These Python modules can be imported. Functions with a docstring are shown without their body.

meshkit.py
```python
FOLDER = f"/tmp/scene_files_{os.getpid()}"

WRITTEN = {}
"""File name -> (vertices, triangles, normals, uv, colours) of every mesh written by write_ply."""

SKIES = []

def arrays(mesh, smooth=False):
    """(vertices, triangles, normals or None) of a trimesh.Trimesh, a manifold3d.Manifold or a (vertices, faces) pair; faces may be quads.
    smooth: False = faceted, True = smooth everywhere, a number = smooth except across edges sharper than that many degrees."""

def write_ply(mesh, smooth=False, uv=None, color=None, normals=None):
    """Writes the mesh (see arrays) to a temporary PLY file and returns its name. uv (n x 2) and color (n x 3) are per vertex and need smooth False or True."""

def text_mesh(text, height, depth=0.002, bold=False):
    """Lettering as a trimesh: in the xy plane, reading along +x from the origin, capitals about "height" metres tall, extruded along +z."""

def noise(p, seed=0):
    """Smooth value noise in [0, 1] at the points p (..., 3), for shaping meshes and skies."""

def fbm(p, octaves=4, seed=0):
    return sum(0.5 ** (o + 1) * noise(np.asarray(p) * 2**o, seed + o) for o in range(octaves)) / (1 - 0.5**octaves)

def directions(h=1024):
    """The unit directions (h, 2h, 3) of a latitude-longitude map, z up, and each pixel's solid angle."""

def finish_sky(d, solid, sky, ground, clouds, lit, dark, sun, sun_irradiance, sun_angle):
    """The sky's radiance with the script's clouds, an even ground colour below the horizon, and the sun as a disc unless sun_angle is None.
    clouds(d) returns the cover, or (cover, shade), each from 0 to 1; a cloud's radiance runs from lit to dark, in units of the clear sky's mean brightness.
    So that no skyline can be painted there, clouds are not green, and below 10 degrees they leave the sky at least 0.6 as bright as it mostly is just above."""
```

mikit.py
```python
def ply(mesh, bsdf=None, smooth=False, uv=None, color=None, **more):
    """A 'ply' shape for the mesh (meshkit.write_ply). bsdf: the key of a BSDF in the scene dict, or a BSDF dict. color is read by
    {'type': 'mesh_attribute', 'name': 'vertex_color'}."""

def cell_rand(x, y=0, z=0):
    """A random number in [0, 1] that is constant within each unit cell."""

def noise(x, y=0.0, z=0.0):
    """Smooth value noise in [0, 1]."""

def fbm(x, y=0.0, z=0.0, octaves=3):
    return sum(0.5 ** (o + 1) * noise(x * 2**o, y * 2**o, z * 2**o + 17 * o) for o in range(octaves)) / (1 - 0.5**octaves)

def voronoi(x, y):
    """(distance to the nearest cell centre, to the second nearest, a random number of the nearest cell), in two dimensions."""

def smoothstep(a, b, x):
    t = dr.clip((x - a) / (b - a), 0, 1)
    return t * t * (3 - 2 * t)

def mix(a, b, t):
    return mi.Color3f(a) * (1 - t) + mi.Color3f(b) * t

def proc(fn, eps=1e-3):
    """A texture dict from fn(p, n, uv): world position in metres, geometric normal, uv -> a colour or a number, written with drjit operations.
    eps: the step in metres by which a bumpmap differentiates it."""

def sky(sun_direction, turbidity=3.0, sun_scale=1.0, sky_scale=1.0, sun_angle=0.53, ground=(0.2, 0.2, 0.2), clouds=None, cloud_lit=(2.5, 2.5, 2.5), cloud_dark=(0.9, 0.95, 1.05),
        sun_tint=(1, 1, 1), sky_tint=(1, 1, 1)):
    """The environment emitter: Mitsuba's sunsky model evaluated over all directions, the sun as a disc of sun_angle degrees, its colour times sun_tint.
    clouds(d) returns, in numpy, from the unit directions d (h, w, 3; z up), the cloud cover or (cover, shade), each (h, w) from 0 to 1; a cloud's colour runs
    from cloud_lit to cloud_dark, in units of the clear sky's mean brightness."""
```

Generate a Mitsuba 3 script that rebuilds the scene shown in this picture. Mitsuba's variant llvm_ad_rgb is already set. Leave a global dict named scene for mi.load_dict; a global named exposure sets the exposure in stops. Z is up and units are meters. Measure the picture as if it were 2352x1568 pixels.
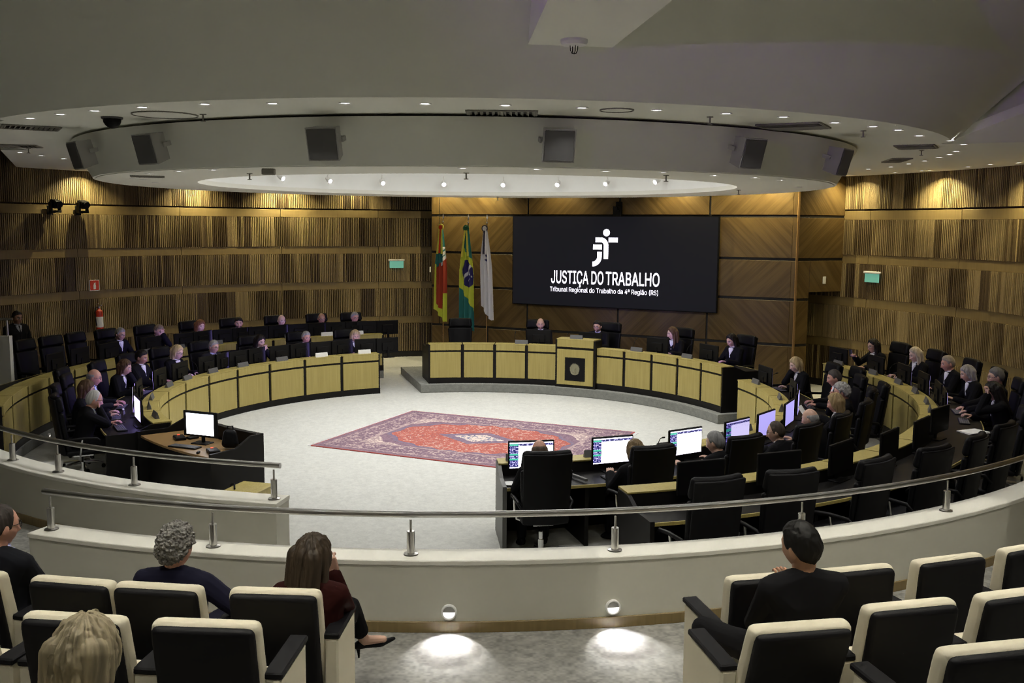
import math, numpy as np, trimesh, mitsuba as mi, drjit as dr, mikit, meshkit
import manifold3d as m3
from shapely.geometry import Polygon, Point, box as sbox
from shapely import affinity, union_all

scene, labels = {}, {}
T = mi.ScalarTransform4f
EYE = np.array([0, 0, 3.6])
PITCH, ROLL, FOC = math.atan(264.8 / 2229), math.atan(-.0075), 2229.0
_fw = np.array([0, math.cos(PITCH), -math.sin(PITCH)])
_up = np.array([0, math.sin(PITCH), math.cos(PITCH)])
_cu = math.sin(ROLL) * np.array([1, 0, 0]) + math.cos(ROLL) * _up
scene['camera'] = {'type': 'perspective', 'fov': math.degrees(2 * math.atan(1176 / FOC)), 'fov_axis': 'x', 'near_clip': .05, 'far_clip': 200.,
                   'to_world': T().look_at(origin=EYE.tolist(), target=(EYE + _fw).tolist(), up=_cu.tolist())}
exposure = 3.0
LIGHT = 2.0 ** -exposure  # every lamp is scaled by it, so that the strengths below read as in the picture
# the strengths of the room's lamps (lamp bodies are built further down)
OCULUS = 3.8
HEAD_BEAM = 4.9         # beam of each lamp head in the recess
DRUM_SPOT = 0.8          # beam of the downlights under the drum
SPOT_HEAD = 40.0         # the lamp heads inside the recess
DOWN = 25.0              # small recessed downlights: radiance of the lens
DOWN_SPOT = 2.3
WASH = 11.5
STEP = 12.0               # round step lights
SCREEN = 2.0             # monitors
AUDIENCE = 24.0

# ---------------------------------------------------------------- the plan: everything is concentric about the middle of the court
CX, CY, AXIS = -.70, 16.17, 65.0
def pol(R, phi, z=0.):
    a = math.radians(AXIS + phi)
    return np.array([CX + R * math.cos(a), CY + R * math.sin(a), z])
def mat4(x, y, z, o):
    m = np.eye(4); m[:3, 0], m[:3, 1], m[:3, 2], m[:3, 3] = x, y, z, o
    return m
def inward(R, phi, z=0., yaw=0.):
    """Frame standing at (R, phi) that faces the middle: +y forward, +x to its right; yaw in degrees turns it to its left."""
    a = math.radians(AXIS + phi + 180 + yaw)
    f = np.array([math.cos(a), math.sin(a), 0]); r = np.array([f[1], -f[0], 0])
    return mat4(r, f, [0, 0, 1], pol(R, phi, z))
def frame(o, deg):
    a = math.radians(deg); f = np.array([math.cos(a), math.sin(a), 0])
    return mat4(np.array([f[1], -f[0], 0]), f, [0, 0, 1], np.array(o, float))
def rx(d):
    c, s = math.cos(math.radians(d)), math.sin(math.radians(d)); m = np.eye(4); m[1:3, 1:3] = [[c, -s], [s, c]]; return m
def ry(d):
    c, s = math.cos(math.radians(d)), math.sin(math.radians(d)); m = np.eye(4); m[0, 0], m[0, 2], m[2, 0], m[2, 2] = c, s, -s, c; return m
def rz(d):
    c, s = math.cos(math.radians(d)), math.sin(math.radians(d)); m = np.eye(4); m[:2, :2] = [[c, -s], [s, c]]; return m
def tr(x, y, z):
    m = np.eye(4); m[:3, 3] = x, y, z; return m

# ---------------------------------------------------------------- materials
def bs(name, rgb, rough=.5, **kw):
    scene['mat_' + name] = {'type': 'twosided', 'b': {'type': 'principled', 'base_color': rgb if isinstance(rgb, dict) else {'type': 'rgb', 'value': list(rgb)}, 'roughness': rough, **kw}}
noise, fbm, mix, smoothstep = mikit.noise, mikit.fbm, mikit.mix, mikit.smoothstep
def carpet_fn(a, b, s):
    def fn(p, n, uv):
        return mix(a, b, dr.clip(.55 * noise(p.x * s, p.y * s, p.z * s) + .5 * noise(p.x * s * .31, p.y * s * .31, p.z * s * .3) + 0.12 * (fbm(p.x * 1.3, p.y * 1.3, 3.) - .5) - .05, 0, 1))
    return mikit.proc(fn)
def veneer_fn(a, b):
    def fn(p, n, uv):
        w = p.x * .8 + p.y * .6
        v = .6 * noise(p.x * 70, p.y * 70, p.z * 2.2) + .4 * fbm(p.x * 9, p.y * 9, p.z * .8)
        return mix(a, b, dr.clip(v * 1.3 - .15, 0, 1))
    return mikit.proc(fn)
def grain_fn(a, b):
    def fn(p, n, uv):
        t = .5 * noise(uv.x * .9, uv.y * 16) + .35 * fbm(uv.x * .5, uv.y * 5.5) + .3 * noise(uv.x * 2.5, uv.y * 60)
        return mix(a, b, smoothstep(.25, .85, t))
    return mikit.proc(fn)
VC = {'type': 'mesh_attribute', 'name': 'vertex_color'}
bs('carpet', carpet_fn((.385, .39, .372), (.475, .48, .455), 60.), .95)
bs('carpet_grey', carpet_fn((.16, .165, .155), (.25, .255, .235), 55.), .95)
bs('carpet_public', carpet_fn((.13, .13, .12), (.36, .355, .33), 45.), .95)
bs('veneer', veneer_fn((.33, .262, .078), (.42, .35, .122)), .42)
bs('wood_dark', (.23, .135, .05), .45)
bs('panel', grain_fn((.078, .047, .0155), (.12, .078, .027)), .38)
bs('slat', VC, .5)
bs('board', veneer_fn((.175, .125, .05), (.235, .175, .075)), .45)
bs('wallback', (.035, .022, .012), .8)
bs('joint', (.008, .007, .006), .6)
bs('laminate', (.007, .0065, .0065), .45, specular=.2)
bs('laminate_grey', (.085, .085, .08), .45)
bs('leather', (.005, .005, .0065), .5, specular=.16)
bs('plastic', (.006, .006, .007), .45, specular=.2)
bs('plastic_grey', (.10, .10, .105), .5)
bs('chrome', (.78, .78, .78), .18, metallic=1.)
bs('steel', (.56, .55, .53), .27, metallic=1.)
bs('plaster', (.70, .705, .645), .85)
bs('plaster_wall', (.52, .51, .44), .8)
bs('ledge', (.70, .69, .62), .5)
bs('white', (.75, .75, .73), .5)
bs('paper', (.8, .8, .8), .7)
bs('speaker_grey', (.33, .325, .31), .6)
bs('grille', (.085, .083, .08), .7)
bs('vent', (.22, .215, .19), .6)
bs('recess', (.8, .82, .8), .7)
bs('beige', (.60, .555, .43), .8)
bs('seat_black', (.005, .005, .0065), .55, specular=.2)
bs('red', (.55, .045, .02), .35)
bs('gold', (.50, .36, .12), .35, metallic=.8)
bs('green_sign', (.10, .30, .23), .4)
bs('skin', VC, .5)
bs('hair', VC, .55, specular=.25)
bs('screen_black', (.006, .006, .007), .5, specular=.08)
bs('arms', (.34, .33, .23), .4, metallic=.7)
bs('cloth', VC, .85, specular=.12)
bs('flag', VC, .8)
bs('lens', (.6, .6, .6), .4)
scene['mat_glass'] = {'type': 'thindielectric', 'int_ior': 1.5}

# ---------------------------------------------------------------- mesh helpers
used = {}
def key_for(k):
    if k not in used:
        used[k] = 0; return k
    used[k] += 1
    return f'{k}_{used[k]:03d}'
def lab(key, label=None, cat=None, group=None, kind=None):
    d = {}
    if label: d['label'] = label
    if cat: d['category'] = cat
    if group: d['group'] = group
    if kind: d['kind'] = kind
    if d: labels[key] = d
    return key
def thing(name, label, cat, group=None):
    return lab(key_for(name), label, cat, group)
def shape(mesh, m, smooth=False, uv=None, color=None, **more):
    return mikit.ply(mesh, 'mat_' + m, smooth=smooth, uv=uv, color=color, **more)
def put(key, d, M=None):
    """One entry of the scene; key is made unique. d is a shape dict (shared between copies)."""
    k = key_for(key)
    scene[k] = d if M is None else {**d, 'to_world': T(M.tolist())}
    return k
def add(key, mesh, m, M=None, smooth=False, **kw):
    return put(key, shape(mesh, m, smooth, **kw), M)
def cat_(*ms):
    ms = [trimesh.Trimesh(*meshkit.arrays(x)[:2], process=False) if not isinstance(x, trimesh.Trimesh) else x for x in ms]
    return trimesh.util.concatenate(ms)
def cbox(sx, sy, sz, c=(0, 0, 0), b=.004, M=None):
    """Box with chamfered edges, centred on c."""
    h = np.array([sx, sy, sz]) / 2; b = min(b, h.min() * .45)
    pts = [np.array([i, j, k]) * (h - b * np.array([x != 0, x != 1, x != 2])) for i in (-1, 1) for j in (-1, 1) for k in (-1, 1) for x in range(3)]
    m = m3.Manifold.hull_points(np.array(pts, float)); me = m.to_mesh()
    t = trimesh.Trimesh(me.vert_properties[:, :3] + np.array(c), me.tri_verts, process=False)
    if M is not None: t.apply_transform(M)
    return t
def plain(x0, x1, y0, y1, z0, z1):
    return trimesh.creation.box(bounds=[[x0, y0, z0], [x1, y1, z1]])
def rpoly(poly, depth, M=None):
    t = trimesh.creation.extrude_polygon(poly, depth, engine='earcut')
    if M is not None: t.apply_transform(M)
    return t
def arc(profile, p0, p1, step=1.2):
    """Closed ring sector: the polygon profile [(R, z), ...] swept about the court's middle from p0 to p1 degrees."""
    if p1 < p0: p0, p1 = p1, p0
    n = max(1, int(math.ceil((p1 - p0) / step)))
    pr = np.array(profile, float)
    if Polygon(pr).exterior.is_ccw is False: pr = pr[::-1]
    a = np.radians(AXIS + np.linspace(p0, p1, n + 1)); k = len(pr)
    v = np.array([[CX + r * math.cos(t), CY + r * math.sin(t), z] for t in a for r, z in pr])
    f = []
    for i in range(n):
        for j in range(k):
            q = (j + 1) % k; A, B, C_, D = i * k + j, i * k + q, (i + 1) * k + q, (i + 1) * k + j
            f += [[A, C_, B], [A, D, C_]]
    pv, pf = trimesh.creation.triangulate_polygon(Polygon(pr), engine='earcut')
    idx = [int(np.argmin(((pr - x) ** 2).sum(1))) for x in pv]
    for t in pf:
        t = [idx[i] for i in t]
        if np.cross(pr[t[1]] - pr[t[0]], pr[t[2]] - pr[t[0]]) < 0: t = t[::-1]
        f += [[t[0], t[1], t[2]], [n * k + t[0], n * k + t[2], n * k + t[1]]]
    m = trimesh.Trimesh(v, f, process=False)
    if m.volume < 0: m.invert()
    return m
def rect(r0, r1, z0, z1, b=0.):
    if b <= 0: return [(r0, z0), (r1, z0), (r1, z1), (r0, z1)]
    return [(r0 + b, z0), (r1 - b, z0), (r1, z0 + b), (r1, z1 - b), (r1 - b, z1), (r0 + b, z1), (r0, z1 - b), (r0, z0 + b)]
def tube(points, r, n=12, caps=True):
    p = np.array(points, float); t = np.gradient(p, axis=0); t /= np.linalg.norm(t, axis=1, keepdims=True)
    ref = np.array([0, 0, 1.]) if abs(t[:, 2]).max() < .9 else np.array([1., 0, 0]) if abs(t[:, 0]).max() < .95 else np.array([0, 1., 0])
    a = np.cross(t, ref); a /= np.linalg.norm(a, axis=1, keepdims=True); b = np.cross(a, t)
    rr = np.broadcast_to(r, (len(p),)); an = np.arange(n) * 2 * math.pi / n
    v = (p[:, None] + rr[:, None, None] * (np.cos(an)[None, :, None] * a[:, None] + np.sin(an)[None, :, None] * b[:, None])).reshape(-1, 3)
    f = []
    for i in range(len(p) - 1):
        for j in range(n):
            q = (j + 1) % n; f += [[i * n + j, i * n + q, (i + 1) * n + q], [i * n + j, (i + 1) * n + q, (i + 1) * n + j]]
    if caps:
        s, e = len(v), len(v) + 1; v = np.vstack([v, p[0], p[-1]])
        for j in range(n):
            q = (j + 1) % n; f += [[s, q, j], [e, (len(p) - 1) * n + j, (len(p) - 1) * n + q]]
    m = trimesh.Trimesh(v, f, process=False)
    if m.volume < 0: m.invert()
    return m
def lathe(pts, n=24, M=None):
    m = trimesh.creation.revolve(np.array(pts, float), sections=n)
    if m.volume < 0: m.invert()
    if M is not None: m.apply_transform(M)
    return m
def cyl(r, z0, z1, n=20, b=.002): return lathe([(0, z0), (r - b, z0), (r, z0 + b), (r, z1 - b), (r - b, z1), (0, z1)], n)
def sph(p, r, n=12): return m3.Manifold.sphere(r, n).translate([float(x) for x in p])
def hull(*ps, n=12):
    """Convex hull of spheres (x, y, z, r)."""
    return m3.Manifold.batch_hull([sph(p[:3], p[3], n) for p in ps])
def union(l): return m3.Manifold.batch_boolean(l, m3.OpType.Add)
def tm(man):
    me = man.to_mesh(); return trimesh.Trimesh(np.array(me.vert_properties[:, :3], float), np.array(me.tri_verts), process=False)
def man(t): return m3.Manifold(m3.Mesh(np.asarray(t.vertices, np.float32), np.asarray(t.faces, np.uint32)))
def soft(mn, edge, it=8):
    t = tm(mn.refine_to_length(edge)); trimesh.smoothing.filter_taubin(t, lamb=.5, nu=.52, iterations=it); return t
def ordn(i):
    return ['first', 'second', 'third', 'fourth', 'fifth', 'sixth', 'seventh', 'eighth', 'ninth', 'tenth', 'eleventh', 'twelfth', 'thirteenth', 'fourteenth', 'fifteenth', 'sixteenth', 'seventeenth', 'eighteenth', 'nineteenth', 'twentieth'][i]
rng = np.random.default_rng(7)
def emit(rgb, w=1.): return {'type': 'area', 'radiance': {'type': 'rgb', 'value': [float(x) * LIGHT for x in rgb]}, 'sampling_weight': float(w)}
# ================================================================ the shell
ZF = .54                                               # the public's first row floor
add('floor', rpoly(Polygon([(-16, 5.0), (13, 5.0), (13, 29), (-16, 29)]), .3, tr(0, 0, -.3)), 'carpet'); lab('floor', kind='structure')
add('floor__platform', arc(rect(7.0, 10.95, .0, .18, .012), 44.5, 142), 'carpet_grey'); labels['floor__platform'] = {'label': 'grey carpeted step under the left outer bench'}
add('floor__platform', arc(rect(7.0, 10.95, .0, .18, .012), -143, -44), 'carpet_grey'); labels['floor__platform_001'] = {'label': 'grey carpeted step under the right outer bench'}
add('floor__dais', arc(rect(4.72, 7.5, .0, .18, .012), -47.5, 40.5), 'carpet_grey'); labels['floor__dais'] = {'label': 'low grey carpeted dais under the head bench'}
add('floor__ramp', arc([(7.82, -.05), (8.8, -.05), (8.8, .01), (7.82, .01)], -176, -166), 'carpet_public')
add('floor__ramp', arc(rect(7.78, 9.2, -.05, ZF, .0), 150, 184.6), 'carpet_public')
for i in range(9):                                      # the public's tiers
    R0 = 9.0 if i == 0 else 11.12 + .86 * (i - 1)
    add('floor__tier', arc(rect(R0, 11.12 + .86 * i + .3, -.05, ZF + .17 * i, .006), 172 if i else 184, 268, 2.), 'carpet_public')
labels['floor__tier'] = {'label': 'speckled beige-grey carpet of the lowest public tier'}

# ---- ceilings
ZC = 4.75
def ring(r0, r1, z0, z1): return arc(rect(r0, r1, z0, z1), 0, 360, 3.)
add('ceiling', arc(rect(5.86, 13.5, ZC, ZC + .1), -88, 89.5, 2.), 'plaster'); lab('ceiling', kind='structure')
add('ceiling__ring', arc(rect(5.86, 7.08, ZC, ZC + .1), 89.5, 272, 2.), 'plaster'); labels['ceiling__ring'] = {'label': 'flat ring of plaster ceiling with the front row of downlights'}
add('ceiling__ring', rpoly(Polygon([pol(7.07, a)[:2] for a in np.linspace(89.4, 118, 16)] + [pol(7.55, 117.5)[:2], pol(10.9, 89.4)[:2]]), .1, tr(0, 0, ZC)), 'plaster')
add('ceiling__ring', arc(rect(7.08, 13.5, 5.9, 6.0), 86, 150, 2.), 'plaster')
add('ceiling__fascia', arc([(7.08, ZC), (7.2, ZC), (9.2, 6.6), (9.08, 6.6)], 159, 270.8, 2.), 'plaster', smooth=30); labels['ceiling__fascia'] = {'label': 'large sloping plaster fascia above the public seats'}
A_, B_, C_, D_ = pol(7.08, -88, ZC), pol(13.5, -88, ZC), pol(13.5, -108, 6.6), pol(9.08, -89.2, 6.6)
q_ = np.array([A_, B_, C_, D_, A_ + [0, 0, .12], B_ + [0, 0, .12], C_ + [0, 0, .12], D_ + [0, 0, .12]])
add('ceiling__fascia', tm(m3.Manifold.hull_points(q_)), 'plaster'); labels['ceiling__fascia_001'] = {'label': 'sloping plaster plane that folds off the fascia at the right'}
add('ceiling__upper', arc(rect(8.6, 17.5, 6.45, 6.55), 150, 290, 3.), 'plaster')
add('ceiling__drum', arc([(5.60, 4.235), (5.72, 4.235), (5.98, ZC - .03), (5.86, ZC - .03)], 0, 360, 2.), 'plaster', smooth=30); labels['ceiling__drum'] = {'label': 'curved side of the dropped ceiling drum'}
add('ceiling__drum_cove', ring(5.70, 5.86, ZC - .005, ZC + .25), 'vent')
add('ceiling__soffit', ring(4.28, 5.68, 4.225, 4.30), 'plaster'); labels['ceiling__soffit'] = {'label': 'flat underside of the ceiling drum'}
add('ceiling__recess_wall', ring(4.28, 4.36, 4.30, 5.05), 'recess', smooth=30); labels['ceiling__recess_wall'] = {'label': 'bright white inner wall of the round recess'}
add('ceiling__recess_top', ring(0.0001, 4.36, 5.05, 5.13), 'recess')
k = put('ceiling__luminous_panel', {**shape(lathe([(0, 5.0), (2.6, 5.0), (2.6, 5.045), (0, 5.045)], 64, tr(CX, CY, 0)), 'lens'), 'emitter': emit(np.array([1., .985, .93]) * OCULUS, 4.)})
# the box that runs from the fascia over the public
bx = frame((0, 0, 0), 90 - 3.5)
def soffit_box():
    a, b = np.array([.08, 9.15]), np.array([.80, 9.12]); d = np.array([.10, -1.]); d /= np.linalg.norm(d)
    pl = Polygon([a, b, b + d * 3.6 + [.1, 0], a + d * 3.6 - [.12, 0]])
    return rpoly(pl, 1.5, tr(0, 0, 5.15))
add('ceiling__duct_box', soffit_box(), 'plaster'); labels['ceiling__duct_box'] = {'label': 'boxed plaster soffit jutting from the fascia'}

# ---- slatted side walls
def slat_wall(side, R, p0, p1, p_clear):
    w = f'wall_{side}'
    add(w, arc(rect(R + .03, R + .16, 0, 6.0), p0, p1, 2.), 'wallback'); lab(w, kind='structure')
    zs = [.93, 1.88, 2.83, 3.79]
    rows = [(.16, .93)] + [(z + (.2 if i < 3 else .235), zs[i + 1] if i < 3 else 5.6) for i, z in enumerate(zs)]
    for z in zs:
        for a in np.arange(p0, p1, 14.):
            add(f'{w}__rail_board', arc(rect(R - .03, R + .03, z + .002, z + .198, .004), a + .03, min(p1, a + 14) - .03), 'board')
    add(f'{w}__skirting', arc(rect(R - .03, R + .03, 0, .15), p0, p1), 'joint')
    for zi, (z0, z1) in enumerate(rows):
        V, F, Cc = [], [], []; a = p0; n = 0; tone = .5; run = 0
        while a < p1:
            if run <= 0:
                run = int(rng.integers(2, 12)); tone = float(np.clip(rng.normal(.45, .36), 0, 1)); wide = rng.random() < .12
            run -= 1
            wd = .029 * (1 + .12 * rng.random()); gap = .004 if wide else .018
            if rng.random() < .06: wd *= .6; t_ = 1.25
            else: t_ = float(np.clip(tone + rng.normal(0, .12), 0, 1))
            da = math.degrees(wd / R); dep = .05 if not wide else .04
            b = plain(-wd / 2, wd / 2, -dep, .03, z0, z1)
            ang = math.radians(AXIS + a + da / 2); e = np.array([math.cos(ang), math.sin(ang)]); t = np.array([-e[1], e[0]])
            v = b.vertices; xy = np.outer(R + v[:, 1], e) + np.outer(v[:, 0], t) + [CX, CY]
            V.append(np.c_[xy, v[:, 2]]); F.append(b.faces + 8 * n); n += 1
            c = np.array([.060, .038, .016]) * (1 - t_) + np.array([.28, .21, .10]) * t_
            Cc.append(np.repeat(c[None], 8, 0)); a += da + math.degrees(gap / R)
        k = add(f'{w}__slat_row', trimesh.Trimesh(np.vstack(V), np.vstack(F), process=False), 'slat', color=np.vstack(Cc)); labels[k] = {'kind': 'stuff', 'label': f'{ordn(zi)} row of upright wooden slats from the floor'}
slat_wall('left', 10.7, 27, 118, 0)
slat_wall('right', 9.9, -118, -17, 0)

# ---- panelled back wall
TH = .4617; NW = np.array([math.sin(TH), math.cos(TH)]); SW = np.array([NW[1], -NW[0]]); DW = 21.8
def wp(s, d=0.): return NW * (DW - d) + SW * s          # d metres in front of the wall
def wframe(s, z, d=0.):
    """x along the wall (to the viewer's right), y up, z out of the wall towards the court."""
    p = wp(s, d); return mat4([SW[0], SW[1], 0], [0, 0, 1], [-NW[0], -NW[1], 0], [p[0], p[1], z])
S0, S1 = -13.22, -3.90
add('wall_back', plain(S0, S1, 0, 5.0, -.25, -.02), 'joint', wframe(0, 0)); lab('wall_back', kind='structure')
def grain_panel(parent, w, h, M, ang, lbl=None):
    m = cbox(w, h, .025, (w / 2, h / 2, -.0125), .003); a = math.radians(ang); o = rng.random(2) * 40
    uv = np.c_[m.vertices[:, 0] * math.cos(a) + m.vertices[:, 1] * math.sin(a) + o[0], -m.vertices[:, 0] * math.sin(a) + m.vertices[:, 1] * math.cos(a) + o[1]]
    return add(parent, m, 'panel', M, uv=uv)
rowz = [(.05, 1.0), (1.06, 2.01), (2.07, 2.89), (2.95, 3.83), (3.89, 4.9)]
cols = [S0, -10.43, -8.03, -5.87, S1]
for r, (z0, z1) in enumerate(rowz):
    cc = cols if r else [S0, -12.65, -11.55, -10.43, -8.03, -5.87, S1]
    for q in range(len(cc) - 1):
        g = .022
        s = cc[q] + (g if q else .26 if r else .02); e = cc[q + 1] - (g if q < len(cc) - 2 else .13)
        grain_panel('wall_back__panel', e - s, z1 - z0, wframe(s, z0), 45 if (r + q) % 2 else -45)
    grain_panel('wall_back__panel', .125, z1 - z0, wframe(S1 - .127, z0), 90)
    if r: grain_panel('wall_back__panel', .22, z1 - z0, wframe(S0 + .02, z0), 90)
# the return beside the doorway
PR = wp(S1); PD = np.array([.905, .425]); PD = PD / np.linalg.norm(PD); PN = np.array([PD[1], -PD[0]])
def rframe(s, z, d=0.):
    p = PR + PD * s + PN * d; return mat4([PD[0], PD[1], 0], [0, 0, 1], [PN[0], PN[1], 0], [p[0], p[1], z])
add('wall_return', plain(0., .36, 0, 5, -.2, -.02), 'joint', rframe(0, 0)); lab('wall_return', kind='structure')
add('wall_return__lintel', plain(.36, 1.75, 2.2, 5, -.2, -.02), 'joint', rframe(0, 0))
for r, (z0, z1) in enumerate(rowz):
    grain_panel('wall_return__panel', .35 if r < 3 else 1.70, z1 - z0, rframe(.005, z0), 40 if r % 2 else -50)
    if r == 2: grain_panel('wall_return__panel', 1.36, 2.89 - 2.2, rframe(.36, 2.2), -50)
add('wall_back__corner_post', cbox(.045, .045, 4.9, (0, 0, 2.45), .006), 'wood_dark', tr(PR[0] - .02, PR[1] - .02, 0))

# ---- curved parapets between court and public
def parapet(name, R0, R1, p0, p1, zb, lights=()):
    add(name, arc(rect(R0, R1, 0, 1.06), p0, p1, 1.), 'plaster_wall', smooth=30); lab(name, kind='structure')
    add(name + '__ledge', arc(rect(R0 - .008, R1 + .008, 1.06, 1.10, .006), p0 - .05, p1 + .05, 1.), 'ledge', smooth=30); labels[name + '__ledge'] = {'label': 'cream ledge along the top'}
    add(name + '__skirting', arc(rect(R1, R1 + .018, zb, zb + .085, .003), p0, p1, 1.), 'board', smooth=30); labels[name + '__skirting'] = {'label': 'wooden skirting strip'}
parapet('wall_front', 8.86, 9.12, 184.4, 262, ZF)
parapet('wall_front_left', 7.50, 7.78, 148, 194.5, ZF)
add('wall_rear', trimesh.creation.box(bounds=[[-14, -3.0, 0], [14, -2.8, 6.6]]), 'plaster_wall'); lab('wall_rear', kind='structure')
add('wall_side', trimesh.creation.box(bounds=[[-13.6, -3, 0], [-13.4, 12, 6.6]]), 'plaster_wall'); lab('wall_side', kind='structure')
add('wall_side_right', trimesh.creation.box(bounds=[[11.4, -3, 0], [11.6, 11.5, 6.6]]), 'plaster_wall'); lab('wall_side_right', kind='structure')
add('wall_end', trimesh.creation.box(bounds=[[-16, 28.7, 0], [13, 28.9, 6.0]]), 'wallback'); lab('wall_end', kind='structure')
add('ceiling__back_slab', trimesh.creation.box(bounds=[[-16, -3, 6.66], [13, 29, 6.75]]), 'plaster')

# ---- rails
def rail(name, label, R, p0, p1, z, posts, zl):
    k = thing(name, label, 'railing')
    put(k + '__handrail', shape(tube([pol(R, a, z) for a in np.linspace(p0, p1, 60)], .026, 16), 'steel', 40))
    post = shape(cat_(cyl(.03, .004, zl * .62, 18), cyl(.009, zl * .6, zl - .02, 10), lathe([(0, 0), (.058, 0), (.055, .008), (.034, .014), (.03, .016), (0, .016)], 20)), 'steel', 40)
    for a in posts: put(k + '__post', post, tr(*pol(R, a, 1.10)))
rail('handrail', 'long curved steel handrail on posts along the front parapet', 8.98, 184.6, 262, 1.415, [185.0, 194.6, 204.6, 214.7, 225.1, 235.8, 246.2, 256.5], .295)
rail('handrail', 'shorter curved steel handrail on the left parapet behind the desks', 7.64, 149, 194.4, 1.415, [156, 168.2, 174.5, 182.5, 193.9], .295)
# ================================================================ lamps and what hangs on the ceilings
def spot(key, o, t, rgb, cut, beam, w=1.):
    scene[key] = {'type': 'spot', 'to_world': T().look_at(origin=[float(x) for x in o], target=[float(x) for x in t], up=[.3, .9, .31]), 'intensity': {'type': 'rgb', 'value': [float(x) * LIGHT for x in rgb]}, 'cutoff_angle': float(cut), 'beam_width': float(beam), 'sampling_weight': float(w)}
COOL, WARM = np.array([1., .985, .94]), np.array([1., .86, .48])
_lens = {**shape(lathe([(0, -.004), (.036, -.004), (.036, .01), (0, .01)], 20), 'lens'), 'emitter': emit(COOL * DOWN, .02)}
_trim = shape(lathe([(.036, -.002), (.058, -.008), (.062, -.002), (.06, .006), (.036, .006)], 24), 'white', 30)
def downlight(R, phi, z, label, group, beam=None):
    k = thing('downlight', label, 'ceiling light', group); M = tr(*pol(R, phi, z))
    put(k + '__trim', _trim, M); put(k + '__lens', _lens, M)
    if beam:
        o = pol(R, phi, z - .02); spot(f'beam_{k}', o, o + [0, 0, -3], COOL * beam, 62, 30, .5)
near = [(7.2, 163.1), (7.15, 168.7), (7.05, 173.8), (7.0, 179.6), (6.98, 185.9), (6.88, 191.5), (6.82, 197.4), (6.76, 203.8), (6.71, 210.3), (6.67, 216.8), (6.73, 223.3), (6.77, 229.9), (6.84, 235.8), (6.82, 243.1), (6.9, 248.6), (6.95, 253.3), (6.95, 260.3), (7.2, 267.6), (7.35, 273.)]
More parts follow.
